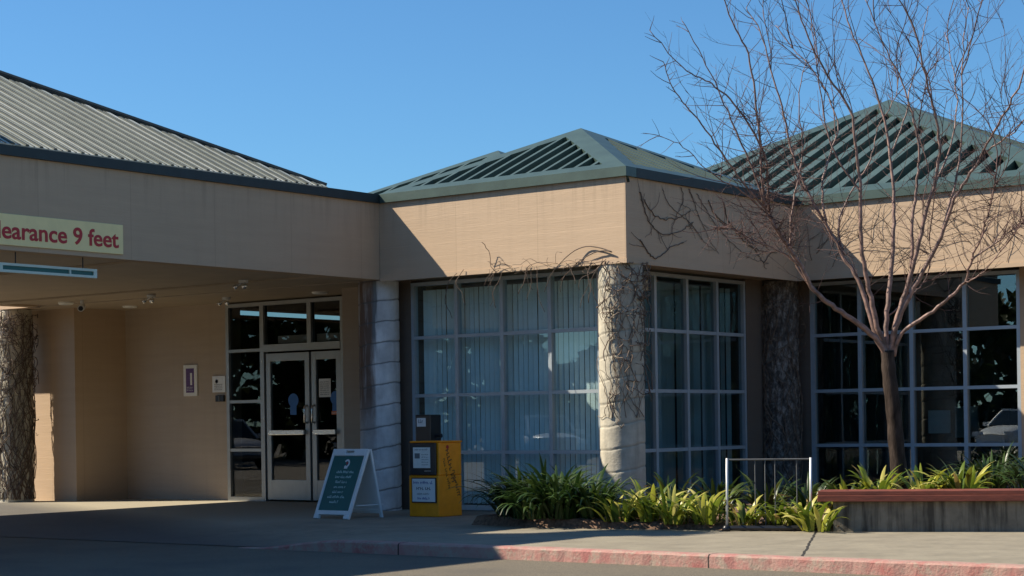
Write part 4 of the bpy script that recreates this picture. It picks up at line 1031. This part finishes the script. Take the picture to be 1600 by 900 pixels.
for pts in ([(0, 395), (22, 470), (50, 540), (110, 580), (190, 560), (240, 520)], [(60, 340), (100, 380), (130, 450), (230, 540), (280, 610), (330, 650)], [(215, 380), (235, 430), (255, 490), (300, 590), (350, 670), (430, 755)],
            [(250, 400), (290, 470), (350, 560), (430, 640), (500, 690), (570, 705)], [(0, 600), (40, 665), (75, 685), (130, 640), (200, 612)], [(300, 430), (340, 505), (420, 560), (500, 640), (560, 740)],
            [(20, 430), (70, 500), (160, 510), (230, 470)], [(370, 440), (390, 520), (450, 600), (520, 650), (610, 660)], [(180, 370), (190, 430), (160, 500), (130, 590)]):
    P = [on_plane(1000+x/2.812, 160+y/2.812, 0, .012) for x, y in pts]
    P = [p for p in P if .02 < p.y < W2-.03 and HS+.01 < p.z < HT-.02]
    if len(P) < 2: continue
    Q_ = []
    for i in range(len(P)-1):
        p0, p1, p2, p3 = P[max(i-1, 0)], P[i], P[i+1], P[min(i+2, len(P)-1)]
        for j in range(8):
            t = j/8; Q_.append(.5*((2*p1)+(p2-p0)*t+(2*p0-5*p1+4*p2-p3)*t*t+(3*p1-p0-3*p2+p3)*t**3) + Vector((0, r.gauss(0, .008), r.gauss(0, .008))))
    n = len(Q_); ra = r.uniform(.005, .009); m_.tube(Q_, [ra*(1-.5*j/n) for j in range(n)], 5)
    for j in range(2, n, 3):
        if r.random() < .6:
            d = Vector((0, r.gauss(0, 1), r.gauss(0, 1))).normalized(); q = [Q_[j]]
            for k in range(r.randint(3, 9)):
                d = (d+Vector((0, r.gauss(0, .25), r.gauss(0, .25)))).normalized(); z_ = q[-1]+d*.045
                if not (.03 < z_.y < W2-.03 and HS+.02 < z_.z < HT-.03): break
                q.append(z_)
            if len(q) > 2: m_.tube(q, [ra*.45*(1-.5*i/len(q)) for i in range(len(q))], 4)
o = m_.build('climbing_vine', M['vine'], smooth=True); tag(o, 'bare vine stems creeping across the shaded fascia of the return wall', 'vine')
st = [(r.uniform(.2, 4.1), r.uniform(3.36, 3.9), r.uniform(.2, 2.9)) for _ in range(22)]
vine_wall(lambda a, z, o: (a, W2-o, z), UR, st, 'fine bare vine stems netted over the sunlit fascia behind the tree', 6, HS+.01, HT-.03, L=(.7, 1.8), rmax=.005, wander=.09, side=.12)
# trailing stems hanging along the foot of the middle fascia
r = random.Random(45); m_ = MB()
for i in range(34):
    u = -3.0 + 2.75*(r.random()**.6); pts = [Vector((u, -.03, HS+r.uniform(-.02, .05)))]; d = Vector((r.uniform(-1, .4), -.2, r.uniform(-.7, .5)))
    for j in range(r.randint(5, 14)):
        d = (d.normalized()+Vector((r.gauss(0, .3), r.gauss(0, .12), r.gauss(-.09, .28)))).normalized(); q = pts[-1]+d*.055; q.y = min(-.02, max(-.16, q.y)); pts.append(q)
    m_.tube(pts, r.uniform(.0025, .005), 4)
for (x_, n) in ((-.9, 22), (-.35, 16)):
    pts = [Vector((-.2, -.04, HS+.12))]; d = Vector((-1, -.05, .5))
    for j in range(n):
        d = (d.normalized()+Vector((-.05, r.gauss(0, .05), -.14+r.gauss(0, .12)))).normalized(); q = pts[-1]+d*.06; q.y = min(-.02, max(-.2, q.y)); pts.append(q)
    m_.tube(pts, [.009*(1-.6*j/len(pts)) for j in range(len(pts))], 5)
o = m_.build('climbing_vine', M['vine'], smooth=True); tag(o, 'straggling bare vine hanging along the foot of the middle sunlit fascia', 'vine')

# ================================================================== ADDED PALM (out of view; put in only to shade the pavement)
PXY = Vector((-12.05, -11.15, 0))
T = thing('added_shade_palm', (PXY.x, PXY.y, -.12), 'unseen slim palm added beyond the entrance canopy to shade the pavement', 'tree')
m_ = MB(); m_.tube([PXY+Vector((0, 0, -.12)), PXY+Vector((.05, .03, 5)), PXY+Vector((.02, 0, 10)), PXY+Vector((0, 0, 14.3))], [.2, .15, .12, .11], 10); m_.build('trunk', M['bark_trunk'], T, smooth=True)
r = random.Random(31); m_ = MB()
for i in range(130):
    az = r.uniform(0, 6.283); pit = R(r.uniform(-50, 75)); L_f = r.uniform(.5, .85); p = PXY+Vector((0, 0, 14.3)); h = Vector((math.cos(az), math.sin(az), 0)); sd_ = Vector((-h.y, h.x, 0)); base = len(m_.v)
    for k in range(6):
        f = k/5; th = pit - f*f*R(70); ww = (.04, .17, .2, .17, .1, .01)[k]
        m_.v += [p-sd_*ww, p+sd_*ww]; p = p+(h*math.cos(th)+Vector((0, 0, 1))*math.sin(th))*(L_f/5)
        if k: m_.f.append((base+2*k-2, base+2*k-1, base+2*k+1, base+2*k))
m_.build('crown', M['tree_leaf'], T)

# ================================================================== WHAT THE WINDOWS MIRROR: parked cars and trees across the lot
def car(x, y, rot, paint, label):
    T = thing('parked_car', (x, y, -.12), label, 'car', 'cars parked across the lot')
    T.rotation_euler.z = rot
    def part(name, mat, m_, par=None, sm=True, sub=0):
        me = bpy.data.meshes.new(name); me.from_pydata(m_.v, [], m_.f); me.materials.append(mat)
        if sm: me.polygons.foreach_set('use_smooth', [True]*len(me.polygons))
        o = bpy.data.objects.new(name, me); col.objects.link(o); o.parent = par or T
        if sub: s_ = o.modifiers.new('sub', 'SUBSURF'); s_.levels = sub; s_.render_levels = sub
        return o
    m_ = MB(); sec = [(-2.25, .70, .45, .75), (-2.15, .84, .3, 1.0), (-1.4, .92, .28, 1.08), (0, .93, .28, 1.06), (1.0, .92, .28, 1.02), (1.7, .90, .28, .98), (2.15, .82, .3, .84), (2.3, .66, .45, .7)]
    for (xx, hw_, zb, zt) in sec:
        for (yy, zz) in ((-hw_*.9, zb), (-hw_, (zb+zt)/2), (-hw_*.93, zt), (0, zt+.03), (hw_*.93, zt), (hw_, (zb+zt)/2), (hw_*.9, zb)): m_.v.append(Vector((xx, yy, zz)))
    for i in range(len(sec)-1):
        for k in range(7): m_.f.append((i*7+k, i*7+(k+1) % 7, (i+1)*7+(k+1) % 7, (i+1)*7+k))
    m_.f.append(tuple(range(7))); m_.f.append(tuple(range((len(sec)-1)*7, len(sec)*7))[::-1])
    body = part('body', paint, m_, sub=2)
    g = MB(); sec = [(-2.0, .78, 1.0, 1.02), (-1.75, .76, 1.0, 1.5), (-.4, .74, 1.0, 1.6), (.45, .72, 1.0, 1.55), (1.15, .78, .98, 1.03)]
    for (xx, hw_, zb, zt) in sec:
        for (yy, zz) in ((-hw_*1.08, zb), (-hw_*.86, zt), (hw_*.86, zt), (hw_*1.08, zb)): g.v.append(Vector((xx, yy, zz)))
    for i in range(len(sec)-1):
        for k in range(3): g.f.append((i*4+k, i*4+k+1, (i+1)*4+k+1, (i+1)*4+k))
    part('windows', M['car_glass'], g, sm=False)
    rf = MB(); rf.box((-1.72, -.66, 1.5), (.45, .66, 1.63))
    for s in (-1, 1): rf.tube([(-1.98, s*.80, 1.0), (-1.72, s*.67, 1.52)], .05, 6); rf.tube([(.42, s*.65, 1.55), (1.18, s*.82, 1.0)], .045, 6); rf.tube([(-.5, s*.67, 1.58), (-.5, s*.84, 1.0)], .04, 6)
    part('roof', paint, rf, sm=False)
    for xx in (-1.4, 1.45):
        for s in (-1, 1):
            t = MB(); t.tube([(xx, s*.72, .34), (xx, s*.95, .34)], .34, 20); wo = part('wheel', M['tyre'], t, sm=False)
            t = MB(); t.tube([(xx, s*.94, .34), (xx, s*.965, .34)], .22, 16); part('rim', M['chrome'], t, wo, False)
    for s in (-1, 1):
        t = MB(); t.box((2.02, s*.62-.16, .68), (2.27, s*.62+.16, .82)); part('headlight', M['white'], t, sm=False)
        t = MB(); t.box((.9, s*.98-.1, 1.0), (1.1, s*.98+.1, 1.16)); part('mirror', paint, t, sm=False)
    return T
M['car_silver'] = plain('silver_car_paint', (.55, .57, .60), .25, .2, var=.03); M['car_white'] = plain('white_car_paint', (.78, .78, .76), .25, var=.03); M['car_dark'] = plain('dark_car_paint', (.03, .035, .045), .2, var=.05)
car(-12.3, -33.6, R(98), M['car_white'], 'white sport utility car parked facing the right window across the lot')
car(-22.8, -27.6, R(35), M['car_silver'], 'silver hatchback parked across the lot from the blinds window')
car(-31.2, -18.4, R(20), M['car_silver'], 'silver car parked beyond the drive-through, farthest from the road')
car(-27.4, -21.4, R(55), M['car_dark'], 'dark car parked beyond the drive-through beside the silver one')
r = random.Random(77); m_ = MB()
for i in range(38000):
    a = R(r.uniform(150, 345)); d = r.uniform(46, 58); hmax_ = 7.5+2*math.sin(a*9)+1.5*math.sin(a*23)+math.sin(a*61)
    c = Vector((math.cos(a)*d, -5+math.sin(a)*d, r.uniform(0, 1)*hmax_)); s = r.uniform(.3, .62)
    u_ = Vector((r.gauss(0, 1), r.gauss(0, 1), r.gauss(0, 1))).normalized(); v_ = u_.orthogonal().normalized()
    m_.add([c-u_*s, c-v_*s*.7, c+u_*s, c+v_*s*.7], [(0, 1, 2, 3)])
o = m_.build('tree_belt', M['tree_leaf']); tag(o, 'belt of evergreen trees round the far side of the lot', 'trees'); o['kind'] = 'stuff'
